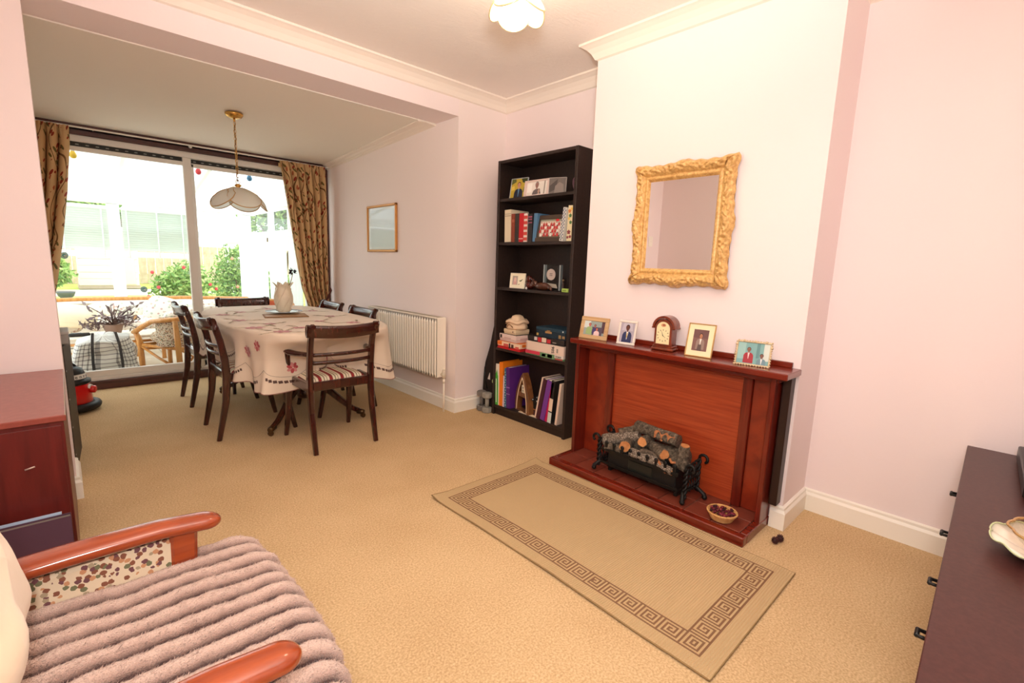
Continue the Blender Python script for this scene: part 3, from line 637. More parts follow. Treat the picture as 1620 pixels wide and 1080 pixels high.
def drop(a):
    c_ = abs(cos(a)*sin(a))*2
    return .275+.10*c_**2.0+.024*abs(sin(pi*a2s(a)*NS))
def clothpt(a, d, off=0):
    """d = 0 at the table edge, 1 at the hem"""
    x, y = sup(a, TA, TBB); D = drop(a)*d; n = V((x/TA**2, y/TBB**2, 0)).normalized()
    fold = (.010+.045*abs(cos(a)*sin(a))*2)*d**1.3*(sin(13*a+1)+.4*sin(29*a))
    o = .008+.018*d+fold+off
    endk = math.exp(-((x-(-.035))/.355)**6)*(1 if y < 0 else 0)
    o -= .31*endk*max(0, min(1, (d-.12)/.36))
    for sy_, ys_ in ((-1, (-.29, .66)), (1, (-.19, .46))):
        if x*sy_ > 0:
            for q in ys_: o -= .10*math.exp(-((y-q)/.2)**4)*max(0, min(1, (d-.16)/.5))
    return V((CX+x+n.x*o, CY+y+n.y*o, .762-(.012*min(1, d*8)) - D))
NA, ND, NT = 360, 16, 8
_b = MB()
def clf(u, v):
    a = s2a(u)
    if v < .34:
        r = v/.34; x, y = sup(a, TA*r, TBB*r); return V((CX+x, CY+y, .764))
    if v < .4: k = (v-.34)/.06; p0 = V((*[c+q for c, q in zip((CX, CY), sup(a, TA, TBB))], .764)); return p0.lerp(clothpt(a, .04), k)
    return clothpt(a, .04+.96*(v-.4)/.6)
_b.grid(clf, NA, 36, 0, True, True); cloth = _b.build('cloth', CLOTH, cl, True)
# hem edging and cutwork
_b = MB(); _b.tube([clothpt(s2a(k/NA), 1, .002) for k in range(NA)], .0028, 5, 0, False, True); _b.build('hem_edging', C((150, 104, 92), .9), cl, True)
_b = MB()
for s_ in range(NS):
    s0 = s_/NS
    for k in range(2, 15):
        u = k/16; a = s2a(s0+u/NS); d = .70+.13*sin(pi*u)
        if 4 < k < 12 or s_ % 2: 
            da = s2a(s0+u/NS+.006/_t)-a; da = da if da > 0 else .004; p = [clothpt(a-da, d-.018, .004), clothpt(a+da*.6, d-.018, .004), clothpt(a+da, d+.03, .004), clothpt(a-da*.6, d+.03, .004)]; _b.poly(p)
    pts = [clothpt(s2a(s0+k/16/NS), .62+.13*sin(pi*k/16)+.0, .003) for k in range(17)]; _b.tube(pts, .0009, 4)
o = _b.build('cutwork_trim', C((96, 74, 66), .9), cl, True); o['kind'] = 'stuff'
FR, FP, FG = C((178, 76, 80), .9, sheen=.3), C((206, 138, 134), .9, sheen=.3), C((186, 170, 144), .9)
def motif(x, y, s_, rot):
    b = MB(); rn = random.Random(int(x*991+y*77))
    for k in range(7):
        a = rot+k*2*pi/7; q = []
        for j in range(8): t = 2*pi*j/8; l_ = s_*(.55+.45*cos(t)); wv = s_*.28*sin(t); q.append((x+l_*cos(a)-wv*sin(a), y+l_*sin(a)+wv*cos(a), .7655+.0004*(k % 3)))
        b.poly(q, k % 2)
    for k in range(3):
        a = rot+.7+k*2.1; pts = [(x+r*cos(a+r*3)*1.0, y+r*sin(a+r*3), .7662) for r in [s_*(.8+.35*j) for j in range(6)]]; b.tube(pts, .0013, 4, 2)
        for j in (2, 4, 5): p = pts[j]; b.poly([(p[0], p[1], .7668), (p[0]+.02*cos(a+1.6), p[1]+.02*sin(a+1.6), .7668), (p[0]+.035*cos(a+.9), p[1]+.035*sin(a+.9), .7668), (p[0]+.02*cos(a+.2), p[1]+.02*sin(a+.2), .7668)], 2)
    b.poly([(px, py, .7672) for px, py in ell(x, y, s_*.22, s_*.22, 10)], 1)
    b.build('embroidered_flower', [FR, FP, FG], cl, True)
for i, (x, y, s_) in enumerate([(.914, 4.35, .06), (.93, 3.91, .055), (.91, 3.46, .065), (1.0, 3.2, .06), (1.60, 3.9, .05), (1.58, 3.43, .055), (1.15, 3.33, .05), (1.05, 3.62, .045), (1.63, 4.37, .05), (1.08, 4.5, .05), (1.4, 3.62, .045), (1.35, 4.7, .05)]): motif(x, y, s_, i*.8)
def sidemotif(a, d, s_):
    b = MB()
    for k in range(7):
        t0 = k*2*pi/7; q = [clothpt(a+(s_*(.55+.45*cos(t))*cos(t0)-s_*.3*sin(t)*sin(t0))/.7, d+(s_*(.55+.45*cos(t))*sin(t0)+s_*.3*sin(t)*cos(t0))/.3, .005+.0006*(k % 3)) for t in [2*pi*j/8 for j in range(8)]]; b.poly(q, k % 2)
    b.build('embroidered_flower', [FR, FP], cl, True)
sidemotif(-pi/2-.12, .70, .04); sidemotif(-2.2, .6, .03); sidemotif(-2.62, .35, .035); sidemotif(-2.45, .2, .03)
# things on the table
mat_ = thing('place_mat', 'brown cork place mat under the vase plate', 'mat', (1.30, 4.06, .766)); _b = MB(); _b.box((-.16, -.12, 0), (.16, .12, .006), 0, .002, TR(rz=rad(-12))); _b.build('cork', C((150, 112, 74), .8), mat_); _b = MB(); _b.box((-.15, -.11, .006), (.15, .11, .0075), 0, 0, TR(rz=rad(-12))); _b.build('print', C((168, 132, 96), .6), mat_)
pt_ = thing('plate', 'pale blue-white plate standing under the vase', 'plate', (1.34, 4.22, .774)); _b = MB(); _b.lathe([(0, 0), (.07, 0), (.10, .006), (.14, .014), (.142, .017), (.10, .010), (.07, .005), (0, .005)], 36); _b.build('dish', C((206, 216, 224), .25, coat=.4), pt_); _b = MB(); _b.tube([(.14*cos(2*pi*k/36), .14*sin(2*pi*k/36), .0165) for k in range(36)], .002, 5, 0, False, True); _b.build('rim', C((180, 196, 210), .25), pt_)
vs = thing('vase', 'cream fluted tulip-shaped vase with ruffled lip on the dining table', 'vase', (1.345, 4.235, .782))
_b = MB(); pf = [(.045, 0), (.05, .004), (.056, .04), (.068, .09), (.071, .125), (.062, .17), (.052, .2), (.058, .215), (.074, .235), (.066, .232), (.048, .2), (.05, .15), (0, .1)]
_b.lathe(pf, 60, 0, rf=lambda a, t: (1+.05*sin(6*a+9*t)*min(1, t*3) + (.16*sin(8*a) if .55 < t < .76 and t > .6 else 0), .014*sin(8*a) if .6 < t < .76 else 0), caps=False); _b.build('body', C((228, 218, 196), .4, coat=.1, var=(14, (218, 204, 178))), vs)
_b = MB()
for k in range(6): a0 = k*2*pi/6; _b.tube([((.058+.013*sin(pi*t))*cos(a0+t*1.6), (.058+.013*sin(pi*t))*sin(a0+t*1.6), .01+.19*t) for t in [j/10 for j in range(11)]], .004, 5)
_b.build('flute_ribs', C((222, 208, 184), .4, coat=.1), vs)
fl_ = thing('dried_flower', 'single dark dried flower head on a thin stem in the vase', 'flower', (1.36, 4.24, .9)); _b = MB(); _b.tube([(0, 0, -.02), (.02, 0, .06), (.06, .01, .15), (.075, .02, .20)], .003, 6); _b.build('stem', C((150, 140, 100), .8), fl_)
_b = MB(); rn = random.Random(2)
for k in range(40):
    d = V((rn.gauss(0, 1), rn.gauss(0, 1), rn.gauss(.2, 1))).normalized(); b = d.orthogonal().normalized(); p = V((.075, .02, .215))+d*.012; _b.add([p-b*.008, p+d*.012, p+b*.008, p+d*.028], [(0, 1, 2), (0, 2, 3), (0, 1, 3)])
_b.build('flower_head', C((52, 36, 40), .9), fl_)
def mk_stripe():
    m, nt, b = newmat('striped_seat_fabric'); co = coords(nt, 'Object', (1, 1, 1)); sp = node(nt, 'ShaderNodeSeparateXYZ'); L(nt, co, sp.inputs[0])
    mu = node(nt, 'ShaderNodeMath', operation='MULTIPLY_ADD'); mu.inputs[1].default_value = 13.5; mu.inputs[2].default_value = 20.25; L(nt, sp.outputs[0], mu.inputs[0])
    fr = node(nt, 'ShaderNodeMath', operation='FRACT'); L(nt, mu.outputs[0], fr.inputs[0])
    cr, rd, gr, dk = (236, 222, 196), (150, 40, 40), (138, 136, 104), (84, 40, 36)
    L(nt, ramp(nt, fr.outputs[0], [(0, cr), (.16, gr), (.22, cr), (.42, dk), (.46, rd), (.68, dk), (.72, cr), (.9, gr)], True), b.inputs['Base Color']); b.inputs['Roughness'].default_value = .85; return m
STRIPE = mk_stripe()
def chair(label, arms, loc, rz):
    t = thing('carver_chair' if arms else 'dining_chair', label, 'chair', loc, rz, None)
    for sx in (-1, 1):
        p = [V((sx*.205, y, z)) for y, z in ((-.243, 0), (-.218, .12), (-.19, .26), (-.176, .42), (-.182, .55), (-.202, .68), (-.226, .77), (-.246, .812), (-.258, .822), (-.27, .822))]
        _b = MB(); _b.strip(p, (1, 0, 0), [.028, .03, .034, .036, .034, .032, .032, .032, .032, .03], [.03, .036, .042, .05, .044, .04, .04, .04, .034, .02]); _b.build('rear_post', MAHOG, t)
        p = [V((sx*.215+sx*.012*k_, y, z)) for y, z, k_ in ((.244, 0, 1), (.222, .1, .6), (.196, .22, .2), (.184, .34, 0), (.184, .43, 0))]
        _b = MB(); _b.strip(p, (1, 0, 0), [.026, .03, .036, .04, .042], [.028, .034, .04, .046, .048]); _b.build('leg', MAHOG, t)
    # curved crest: bowed backwards, rolled top
    _b = MB(); cs = [(-.022, -.042), (-.006, -.044), (.004, -.02), (.002, .01), (-.006, .03), (-.02, .037), (-.034, .03), (-.03, .012), (-.022, -.01)]; K = 9; n_ = 16; vs_ = []
    for i in range(n_+1):
        x = -.237+.474*i/n_; e = abs(x)/.237; by = -.222-.040*(1-e**2)
        for yy, zz in cs: vs_.append((x, by+yy,   .786+zz+.012*e*e))
    _b.add(vs_, [(i*K+k, i*K+(k+1) % K, (i+1)*K+(k+1) % K, (i+1)*K+k) for i in range(n_) for k in range(K)]+[list(range(K)), [n_*K+k for k in range(K)][::-1]], 0, True); _b.build('top_rail', MAHOG, t)
    for z, yb in ((.635, -.193), (.583, -.186)):
        _b = MB(); _b.tube([(x, yb-.034*(1-(abs(x)/.2)**2), z) for x in [-.2+.4*k/12 for k in range(13)]], .0115, 8, flat=1.25); _b.build('back_rail', MAHOG, t)
    _b = MB(); _b.strip([(-.205, -.165, .425), (.205, -.165, .425)], (0, 1, 0), .03, .06); _b.strip([(-.22, .185, .425), (.22, .185, .425)], (0, 1, 0), .03, .06)
    for sx in (-1, 1): _b.strip([(sx*.208, -.165, .425), (sx*.222, .185, .425)], (1, 0, 0), .028, .06)
    _b.build('seat_frame', MAHOG, t)
    _b = MB()
    def sf_(u, v):
        x = (u-.5)*2; y = (v-.5)*2; wd = .19+.012*(y+1)/2; k = (1-abs(x)**6)*(1-abs(y)**6); return V((x*wd, -.148+.32*v, .44+.038*k**.5))
    _b.grid(sf_, 18, 14, 0, True); _b.box((-.18, -.14, .42), (.18, .165, .445)); _b.build('seat', STRIPE, t)
    if arms:
        for sx in (-1, 1):
            _b = MB(); P = [(sx*.205, -.19, .638), (sx*.212, -.12, .632), (sx*.235, -.05, .628), (sx*.262, 0, .632), (sx*.275, .03, .645), (sx*.28, .045, .662), (sx*.276, .036, .676), (sx*.272, .02, .672)]
            _b.tube(P, [.014, .016, .018, .02, .02, .019, .017, .012], 10); _b.tube([(sx*.27, .02, .64), (sx*.258, .05, .58), (sx*.236, .1, .5), (sx*.226, .14, .44), (sx*.222, .15, .41)], [.017, .015, .015, .017, .018], 10); _b.build('arm', MAHOG, t)
    return t
carver = chair('carver chair with scrolled arms standing at the near end of the table', True, (1.29, 3.168, 0), 0)
c1 = chair('dining chair on the left long side of the table, closest to the carver', False, (.925, 3.765, 0), rad(-90))
dup(c1, (.93, 4.72, 0), rad(-90), 'dining chair on the left long side of the table, closest to the window')
dup(c1, (1.63, 3.87, 0), rad(90), 'dining chair between table and radiator, closest to the radiator valve')
dup(c1, (1.63, 4.52, 0), rad(90), 'dining chair on the radiator side of the table, closest to the curtain')
dup(c1, (1.28, 4.985, 0), rad(180), 'dining chair at the far end of the table against the window')

# ------------------------------------------------------------------ pendants
def petal(mb, mr, phi, R, H, wdt, wave=.0, flip=1):
    """one overlapping glass petal: from the neck (r small, top) out and down to the rim"""
    def f(u, v):
        a = phi+(u-.5)*wdt*(1-.10*v)+.5*v*flip; sh = sin(pi*min(1, max(0, u)))**.5
        L_ = .42+.58*sh; vv = v*L_; r = .03+(R-.03)*sin(vv*pi/2)**.9+.010*(u-.5); z = -H*(.5*vv+.5*(1-cos(vv*pi/2)))
        return V((r*cos(a), r*sin(a), z-.004*u))
    mb.grid(f, 18, 14, 0, True)
    rim = [f(k/30, 1) for k in range(31)]
    edge = [f(0, 1-k/12) for k in range(1, 13)]
    mr.tube(rim+edge[:0], .0035, 6); mr.tube([f(0, k/14) for k in range(15)], .0032, 6); mr.tube([f(1, k/14) for k in range(15)], .0032, 6)
def petal_lamp(root, z0, R, H, n, glass, rimm):
    for k in range(n):
        a, b = MB(), MB(); petal(a, b, 2*pi*k/n+.5, R, H, 2*pi/n*1.45)
        for m_ in (a, b): m_.v = [(x, y, z+z0+.003*(k % 2)) for x, y, z in m_.v]
        p = a.build('petal', glass, root); b.build('gold_rim', rimm, p)
pd = thing('pendant_lamp', 'glass petal pendant lamp hanging on a brass chain above the dining table', 'lamp', (1.06, 4.28, 1.6))
_b = MB(); _b.lathe([(.02, .66), (.05, .672), (.062, .688), (.062, .699)], 24); _b.tube([(0, 0, .665), (0, 0, .64)], .008, 8); _b.build('ceiling_rose', BRASS, pd)
zz = .64; k = 0
while zz > .215:
    _b = MB(); T = TR((0, 0, zz-.016), rz=k*pi/2+.4); _b.tube([T @ V((.0085*cos(a), 0, .017*sin(a))) for a in [2*pi*j/12 for j in range(12)]], .0022, 5, 0, False, True); _b.build('chain_link', BRASS, pd); zz -= .027; k += 1
_b = MB(); _b.tube([(.004*sin(j*1.3), .004*cos(j*1.1), .66-.47*j/20) for j in range(21)], .0025, 5); _b.build('cord', C((90, 74, 60)), pd)
_b = MB(); _b.tube([(.014*cos(2*pi*j/14), 0, .198+.016*sin(2*pi*j/14)) for j in range(14)], .003, 6, 0, False, True); _b.build('hanging_ring', C((225, 222, 214), .2, metal=.6), pd)
_b = MB(); _b.lathe([(.008, .185), (.022, .178), (.024, .168), (.014, .16), (.02, .152), (.04, .146), (.046, .128), (.034, .12), (.0, .12)], 20); _b.lathe([(.02, .12), (.02, .05), (0, .045)], 14); _b.build('gallery', BRASS, pd)
petal_lamp(pd, .155, .195, .16, 5, FROST, C((198, 160, 104), .3, metal=.6))
cl_ = thing('ceiling_lamp', 'lit glass petal lamp close under the front room ceiling', 'lamp', (1.6, 1.73, 2.33))
SHADE = bpy.data.materials.new('lit_petal_glass'); SHADE.use_nodes = True
nt = SHADE.node_tree; nt.nodes.clear(); o_ = node(nt, 'ShaderNodeOutputMaterial'); e_ = node(nt, 'ShaderNodeEmission'); e_.inputs[0].default_value = (1, .92, .78, 1); e_.inputs[1].default_value = 2.2; t_ = node(nt, 'ShaderNodeBsdfTransparent'); t_.inputs[0].default_value = (1, .9, .74, 1); mx_ = node(nt, 'ShaderNodeMixShader'); mx_.inputs[0].default_value = .45; L(nt, e_.outputs[0], mx_.inputs[1]); L(nt, t_.outputs[0], mx_.inputs[2]); L(nt, mx_.outputs[0], o_.inputs[0])
petal_lamp(cl_, .105, .125, .105, 5, SHADE, C((236, 214, 160), .3, metal=.4))
_b = MB(); _b.lathe([(.012, .09), (.04, .10), (.045, .115), (.014, .13), (.014, .19), (.05, .2), (.06, .215)], 20); _b.build('gallery', BRASS, cl_)
_b = MB(); _b.ball((0, 0, .03), (.03, .03, .042)); _b.build('bulb', SHADE, cl_)

# ------------------------------------------------------------------ radiator and picture on the dining wall
ra = thing('radiator', 'white ribbed panel radiator on the dining room wall', 'radiator', (2.25, 3.75, 0))
def corr(x, y0, y1, z0, z1, n):
    b = MB(); vs_ = []
    ys = []
    for k in range(n):
        a = y0+(y1-y0)*k/n; d = (y1-y0)/n
        ys += [(a, 0), (a+d*.18, 0), (a+d*.32, .011), (a+d*.68, .011), (a+d*.82, 0)]
    ys.append((y1, 0))
    for y, o in ys:
        vs_ += [(x, y, z0), (x-o*.2, y, z0+.012), (x-o, y, z0+.03), (x-o, y, z1-.03), (x-o*.2, y, z1-.012), (x, y, z1)]
    m = len(ys); b.add(vs_, [(i*6+k, i*6+k+1, (i+1)*6+k+1, (i+1)*6+k) for i in range(m-1) for k in range(5)]); b.box((x, y0, z0), (x+.008, y1, z1)); return b
RAD = C((245, 238, 222), .3)
corr(2.205, 3.235, 4.42, .285, .775, 30).build('front_panel', RAD, ra, True)
_b = MB(); _b.box((2.27, 3.235, .285), (2.285, 4.42, .775), 0, .004); _b.build('back_panel', RAD, ra, True)
tg = MB(); tg.box((2.198, 3.228, .776), (2.288, 4.425, .788), 0, .003); tg = tg.build('top_grille', RAD, ra, True)
_b = MB()
for k in range(70): _b.box((2.215, 3.245+.0166*k, .7885), (2.275, 3.252+.0166*k, .789))
o = _b.build('grille_slots', C((176, 168, 152), .6), tg, True); o['kind'] = 'stuff'
for y in (3.224, 4.424): _b = MB(); _b.box((2.2, y, .29), (2.288, y+.005, .785), 0, .002); _b.build('side_panel', RAD, ra, True)
for y in (3.45, 4.1): _b = MB(); _b.box((2.285, y, .4), (2.309, y+.03, .7)); _b.build('bracket', RAD, ra, True)
_b = MB(); _b.tube([(2.245, 3.225, .315), (2.245, 3.185, .315)], .012, 10); _b.tube([(2.245, 3.188, .29), (2.245, 3.188, .35)], .015, 12); _b.tube([(2.245, 3.188, .35), (2.245, 3.188, .37)], [.013, .009], 12); _b.build('valve', C((226, 216, 196), .4), ra, True)
_b = MB(); _b.tube([(2.245, 3.188, .29), (2.245, 3.188, .0)], .008, 10); _b.tube([(2.245, 3.188, .275), (2.245, 3.188, .245)], .0125, 6); _b.build('pipe', RAD, ra, True)
def mk_print():
    m, nt, b = newmat('pale_print'); b.inputs['Base Color'].default_value = lin((206, 212, 208)); b.inputs['Roughness'].default_value = .5
    b.inputs['Coat Weight'].default_value = 1; b.inputs['Coat Roughness'].default_value = .02; return m
pc = thing('framed_print', 'pale print in a thin gold frame on the dining room wall', 'picture', (2.3, 4.32, 1.54))
_b = MB()
y0, y1, z0, z1 = 4.035, 4.61, 1.318, 1.762
for (a, b2) in (((2.286, y0, z0), (2.309, y1, z0+.022)), ((2.286, y0, z1-.022), (2.309, y1, z1)), ((2.286, y0, z0), (2.309, y0+.022, z1)), ((2.286, y1-.022, z0), (2.309, y1, z1))): _b.box(a, b2, 0, .005)
_b.build('frame', C((206, 148, 82), .35, metal=.3), pc, True)
_b = MB(); _b.box((2.298, y0+.02, z0+.02), (2.308, y1-.02, z1-.02)); _b.build('mount', mk_print(), pc, True)
_b = MB(); _b.box((2.297, y0+.05, z0+.045), (2.2985, y1-.05, z1-.045)); _b.build('print', C((186, 196, 194), .3, coat=1), pc, True)

# ------------------------------------------------------------------ dark unit and vacuum cleaner behind the left nib
du = thing('dark_bookcase', 'narrow dark bookcase end standing behind the left wall nib', 'bookcase', (-.2, 3.75, 0), rad(-4))
for y in (-.245, .19): _b = MB(); _b.box((-.15, y, 0), (.18, y+.02, .72), 0, .003); _b.build('side_panel', BLACKW, du)
for z in (.0, .24, .48, .70): _b = MB(); _b.box((-.15, -.225, z), (.178, .19, z+.02), 0, .002); _b.build('shelf', BLACKW, du)
_b = MB(); _b.box((-.15, -.225, .02), (-.14, .19, .7)); _b.build('back_panel', BLACKW, du); _b = MB(); _b.box((.178, -.24, .004), (.19, .205, .716), 0, .002); _b.build('door', BLACKW, du)
_b = MB()
for z in (.1, .26, .42, .58): _b.tube([(.190, -.222, z), (.193, -.222, z)], .005, 8)
_b.build('peg', C((180, 176, 170), .3, metal=.6), du)
gb = thing('storage_tin', 'small silver-grey box on top of the dark bookcase', 'box', (-.1, 3.66, .721)); _b = MB(); _b.box((-.1, -.11, 0), (.1, .1, .06), 0, .006); _b.build('body', C((150, 146, 142), .5), gb); _b = MB(); _b.box((-.103, -.113, .055), (.103, .103, .072), 0, .004); _b.build('lid', C((168, 162, 156), .5), gb)
vc = thing('vacuum_cleaner', 'red and black tub vacuum cleaner on the carpet by the window', 'vacuum cleaner', (-.03, 4.93, 0))
RED = C((206, 26, 24), .25, coat=.4)
_b = MB(); _b.lathe([(.13, .06), (.135, .08), (.128, .17), (.122, .215), (.12, .22)], 36); _b.build('drum', RED, vc)
_b = MB(); _b.lathe([(.125, .218), (.132, .225), (.132, .245), (.108, .252), (.10, .30), (.085, .335), (.05, .352), (0, .355)], 36); _b.build('motor_head', BLACK, vc)
_b = MB(); _b.tube([(.155*cos(2*pi*j/30), .155*sin(2*pi*j/30), .045) for j in range(30)], .03, 10, 0, False, True); _b.lathe([(.14, .03), (.14, .07), (.11, .08)], 24); _b.build('bumper', BLACK, vc)
_b = MB(); _b.tube([(.115, -.04, .17), (.15, -.05, .165), (.155, -.052, .165)], [.03, .028, .018], 14); _b.build('hose_inlet', RED, vc)
_b = MB(); _b.tube([(.108, -.042, .19), (.128, -.052, .185)], .022, 14); _b.build('badge', C((240, 236, 230), .3), vc)
_b = MB(); _b.tube([(-.05, 0, .35), (-.03, 0, .375), (.03, 0, .375), (.05, 0, .35)], .009, 8); _b.build('handle', BLACK, vc)
_b = MB(); _b.grid(lambda u, v: V(((.1105-.005*v)*cos(-2.0+1.9*u), (.1105-.005*v)*sin(-2.0+1.9*u), .262+.036*v)), 16, 2); _b.build('label_band', C((240, 238, 232), .4), vc)
for k, ch in enumerate('Henry'):
    an = -1.40+.27*k; text('lettering', ch, .036, TR((.1095*cos(an), .1095*sin(an), .280), rx=rad(82), rz=an+pi/2), BLACK, vc)

# ------------------------------------------------------------------ bookshelf in the alcove
BX, BB = 2.54, 2.79
bs = thing('bookcase', 'tall black-brown open bookcase in the alcove left of the chimney breast', 'bookcase', (2.66, 2.515, 0))
for y in (2.118, 2.888): _b = MB(); _b.box((BX, y, 0), (BB, y+.024, 2.02), 0, .002); _b.build('side_panel', BLACKW, bs, True)
for z in (1.998, 1.712, 1.383, 1.032, .545, .06): _b = MB(); _b.box((BX+.004, 2.142, z), (BB-.01, 2.888, z+.022), 0, .002); _b.build('shelf', BLACKW, bs, True)
_b = MB(); _b.box((BX+.02, 2.142, 0), (BX+.035, 2.888, .06)); _b.build('plinth', BLACKW, bs, True)
_b = MB(); _b.box((BB-.01, 2.13, .02), (BB, 2.9, 2.01)); _b.build('back_panel', BLACKW, bs, True)
Z1, Z2, Z3, Z4, Z5 = 1.734, 1.405, 1.054, .567, .082
RZ = -pi/2      # local x runs along the shelf to the photograph's right, local -y faces the room
PAPER = C((232, 222, 202), .85)
def book(label, yc, z, wd, h, dep, col, lean=0, x=2.56, cat='book', group=None, sub=None, name='book', pages=True, band=None):
    """upright volume, spine towards the room; lean > 0 tips its top to the photograph's right"""
    t = thing(name, label, cat, (x, yc, z+abs(sin(lean))*wd/2+.0005), RZ, group); T = TR(ry=lean)
    c = col if not isinstance(col, tuple) else C(col, .5)
    _b = MB(); _b.box((-wd/2, 0, 0), (-wd/2+.003, dep, h), 0, 0, T); _b.box((wd/2-.003, 0, 0), (wd/2, dep, h), 0, 0, T); _b.box((-wd/2, -.002, 0), (wd/2, .003, h), 0, .0012, T); _b.build('cover', c, t)
    if pages: _b = MB(); _b.box((-wd/2+.003, .003, .004), (wd/2-.003, dep-.004, h-.004), 0, 0, T); _b.build('pages', PAPER, t)
    for i, (z0, z1, bc) in enumerate(band or []): _b = MB(); _b.box((-wd/2-.0003, -.0028, z0*h), (wd/2+.0003, -.0015, z1*h), 0, 0, T); _b.build('spine_label', C(bc, .5), t)
    return t
CHK = (58, 60, 66)
book('thick cream book, first on the shelf of books', 2.80, Z2, .070, .245, .19, (226, 214, 186), rad(-1.5), band=[(.8, .82, (150, 140, 120)), (.86, .875, (150, 140, 120))])
book('brick-brown book between the cream one and a dark one', 2.742, Z2, .036, .212, .16, (142, 62, 40), rad(-1), band=[(.7, .8, (170, 96, 70))])
book('narrow near-black book beside the bright red one', 2.699, Z2, .040, .212, .16, (52, 44, 38))
book('bright red book in the row under the photographs', 2.652, Z2, .046, .212, .17, (198, 24, 34), band=[(.1, .13, (230, 190, 180))])
bkp = book('white book with a red patterned spine', 2.606, Z2, .038, .208, .16, (234, 214, 204), rad(0), band=[(.05+.19*k, .16+.19*k, (206, 74, 62)) for k in range(5)])
book('dark book with pink lettering on its spine', 2.560, Z2, .042, .205, .16, (46, 36, 38), band=[(.86, .9, (180, 90, 120)), (.78, .81, (180, 90, 120)), (.66, .69, (180, 90, 120))])
book('grey-blue book standing behind the team photograph', 2.512, Z2, .036, .203, .15, (82, 124, 160), rad(3))
ck = book('notebook with black and white checked edge leaning right', 2.252, Z2, .03, .228, .15, (222, 220, 214), rad(7), name='notebook')
_b = MB(); T = TR(ry=rad(7))
for k in range(19):
    for j in range(3):
        if (k+j) % 2: _b.box((-.0145+.0098*j, -.0036, .006+.0115*k), (-.0055+.0098*j, -.0022, .0165+.0115*k), 0, 0, T)
_b.build('checked_print', C((110, 118, 136), .6), ck)
fb = book('book with bright flower print on its spine', 2.184, Z2, .046, .238, .17, (226, 214, 176), rad(2), x=2.565)
_b = MB(); T = TR(ry=rad(2))
for x, z, r, mi in ((-.008, .2, .012, 0), (.008, .215, .009, 1), (0, .17, .012, 2), (-.01, .15, .008, 1), (.006, .125, .011, 2), (-.004, .06, .014, 3), (.01, .03, .01, 3), (-.012, .025, .009, 3)):
    _b.prism([(x+r*(1+.25*sin(5*a))*cos(a), z+r*(1+.25*sin(5*a))*sin(a)) for a in [2*pi*k/16 for k in range(16)]], .0022, .0035, mi, T @ TR(rx=pi/2))
_b.build('flower_print', [C((214, 130, 70)), C((232, 196, 90)), C((84, 124, 74)), C((140, 60, 66))], fb)
book('slim cream booklet against the right side of the bookcase', 2.150, Z2, .012, .285, .17, (234, 216, 186), x=2.575)
# photographs: layered printed shapes
SKIN = [(150, 98, 76), (196, 146, 120), (120, 76, 58)]
def shapes(layers, w, h):
    """flat print built of coloured outlines; coordinates 0..1 across the picture"""
    b = MB(); mats = []
    for i, (c, pts) in enumerate(layers):
        if c not in mats: mats.append(c)
        b.poly([((min(1, max(0, x))-.5)*w, -.0002*(i+1), min(1, max(0, y))*h) for x, y in pts], mats.index(c))
    return b, [C(c, .45) for c in mats]
def person(cx, top, s, skin, coat, shirt=None, hair=(30, 24, 22), ar=1.0):
    """head-and-shoulders layers; s = head height in picture heights, ar = height/width of the picture"""
    hw = s*.37*ar; r = []
    r.append((coat, [(cx-hw*2.6, top-s*3.4), (cx-hw*2.5, top-s*1.75), (cx-hw*1.9, top-s*1.32), (cx-hw*.6, top-s*1.1), (cx+hw*.6, top-s*1.1), (cx+hw*1.9, top-s*1.32), (cx+hw*2.5, top-s*1.75), (cx+hw*2.6, top-s*3.4)]))
    if shirt: r.append((shirt, [(cx-hw*.55, top-s*1.1), (cx+hw*.55, top-s*1.1), (cx+hw*.1, top-s*2.5), (cx-hw*.1, top-s*2.5)]))
    r.append((skin, [(cx-hw*.4, top-s*.8), (cx+hw*.4, top-s*.8), (cx+hw*.3, top-s*1.2), (cx-hw*.3, top-s*1.2)]))
    r.append((hair, ell(cx, top-s*.42, hw*1.08, s*.46))); r.append((skin, ell(cx, top-s*.55, hw*.9, s*.46)))
    dk = tuple(int(c*.45) for c in skin)
    for d in (-.4, .4): r.append((dk, ell(cx+hw*d, top-s*.5, hw*.16, s*.045, 8)))
    r.append((dk, ell(cx, top-s*.78, hw*.32, s*.035, 8))); r.append((tuple(int(c*.8) for c in skin), [(cx-hw*.12, top-s*.66), (cx+hw*.12, top-s*.66), (cx, top-s*.5)]))
    return r
FULL = [(0, 0), (1, 0), (1, 1), (0, 1)]
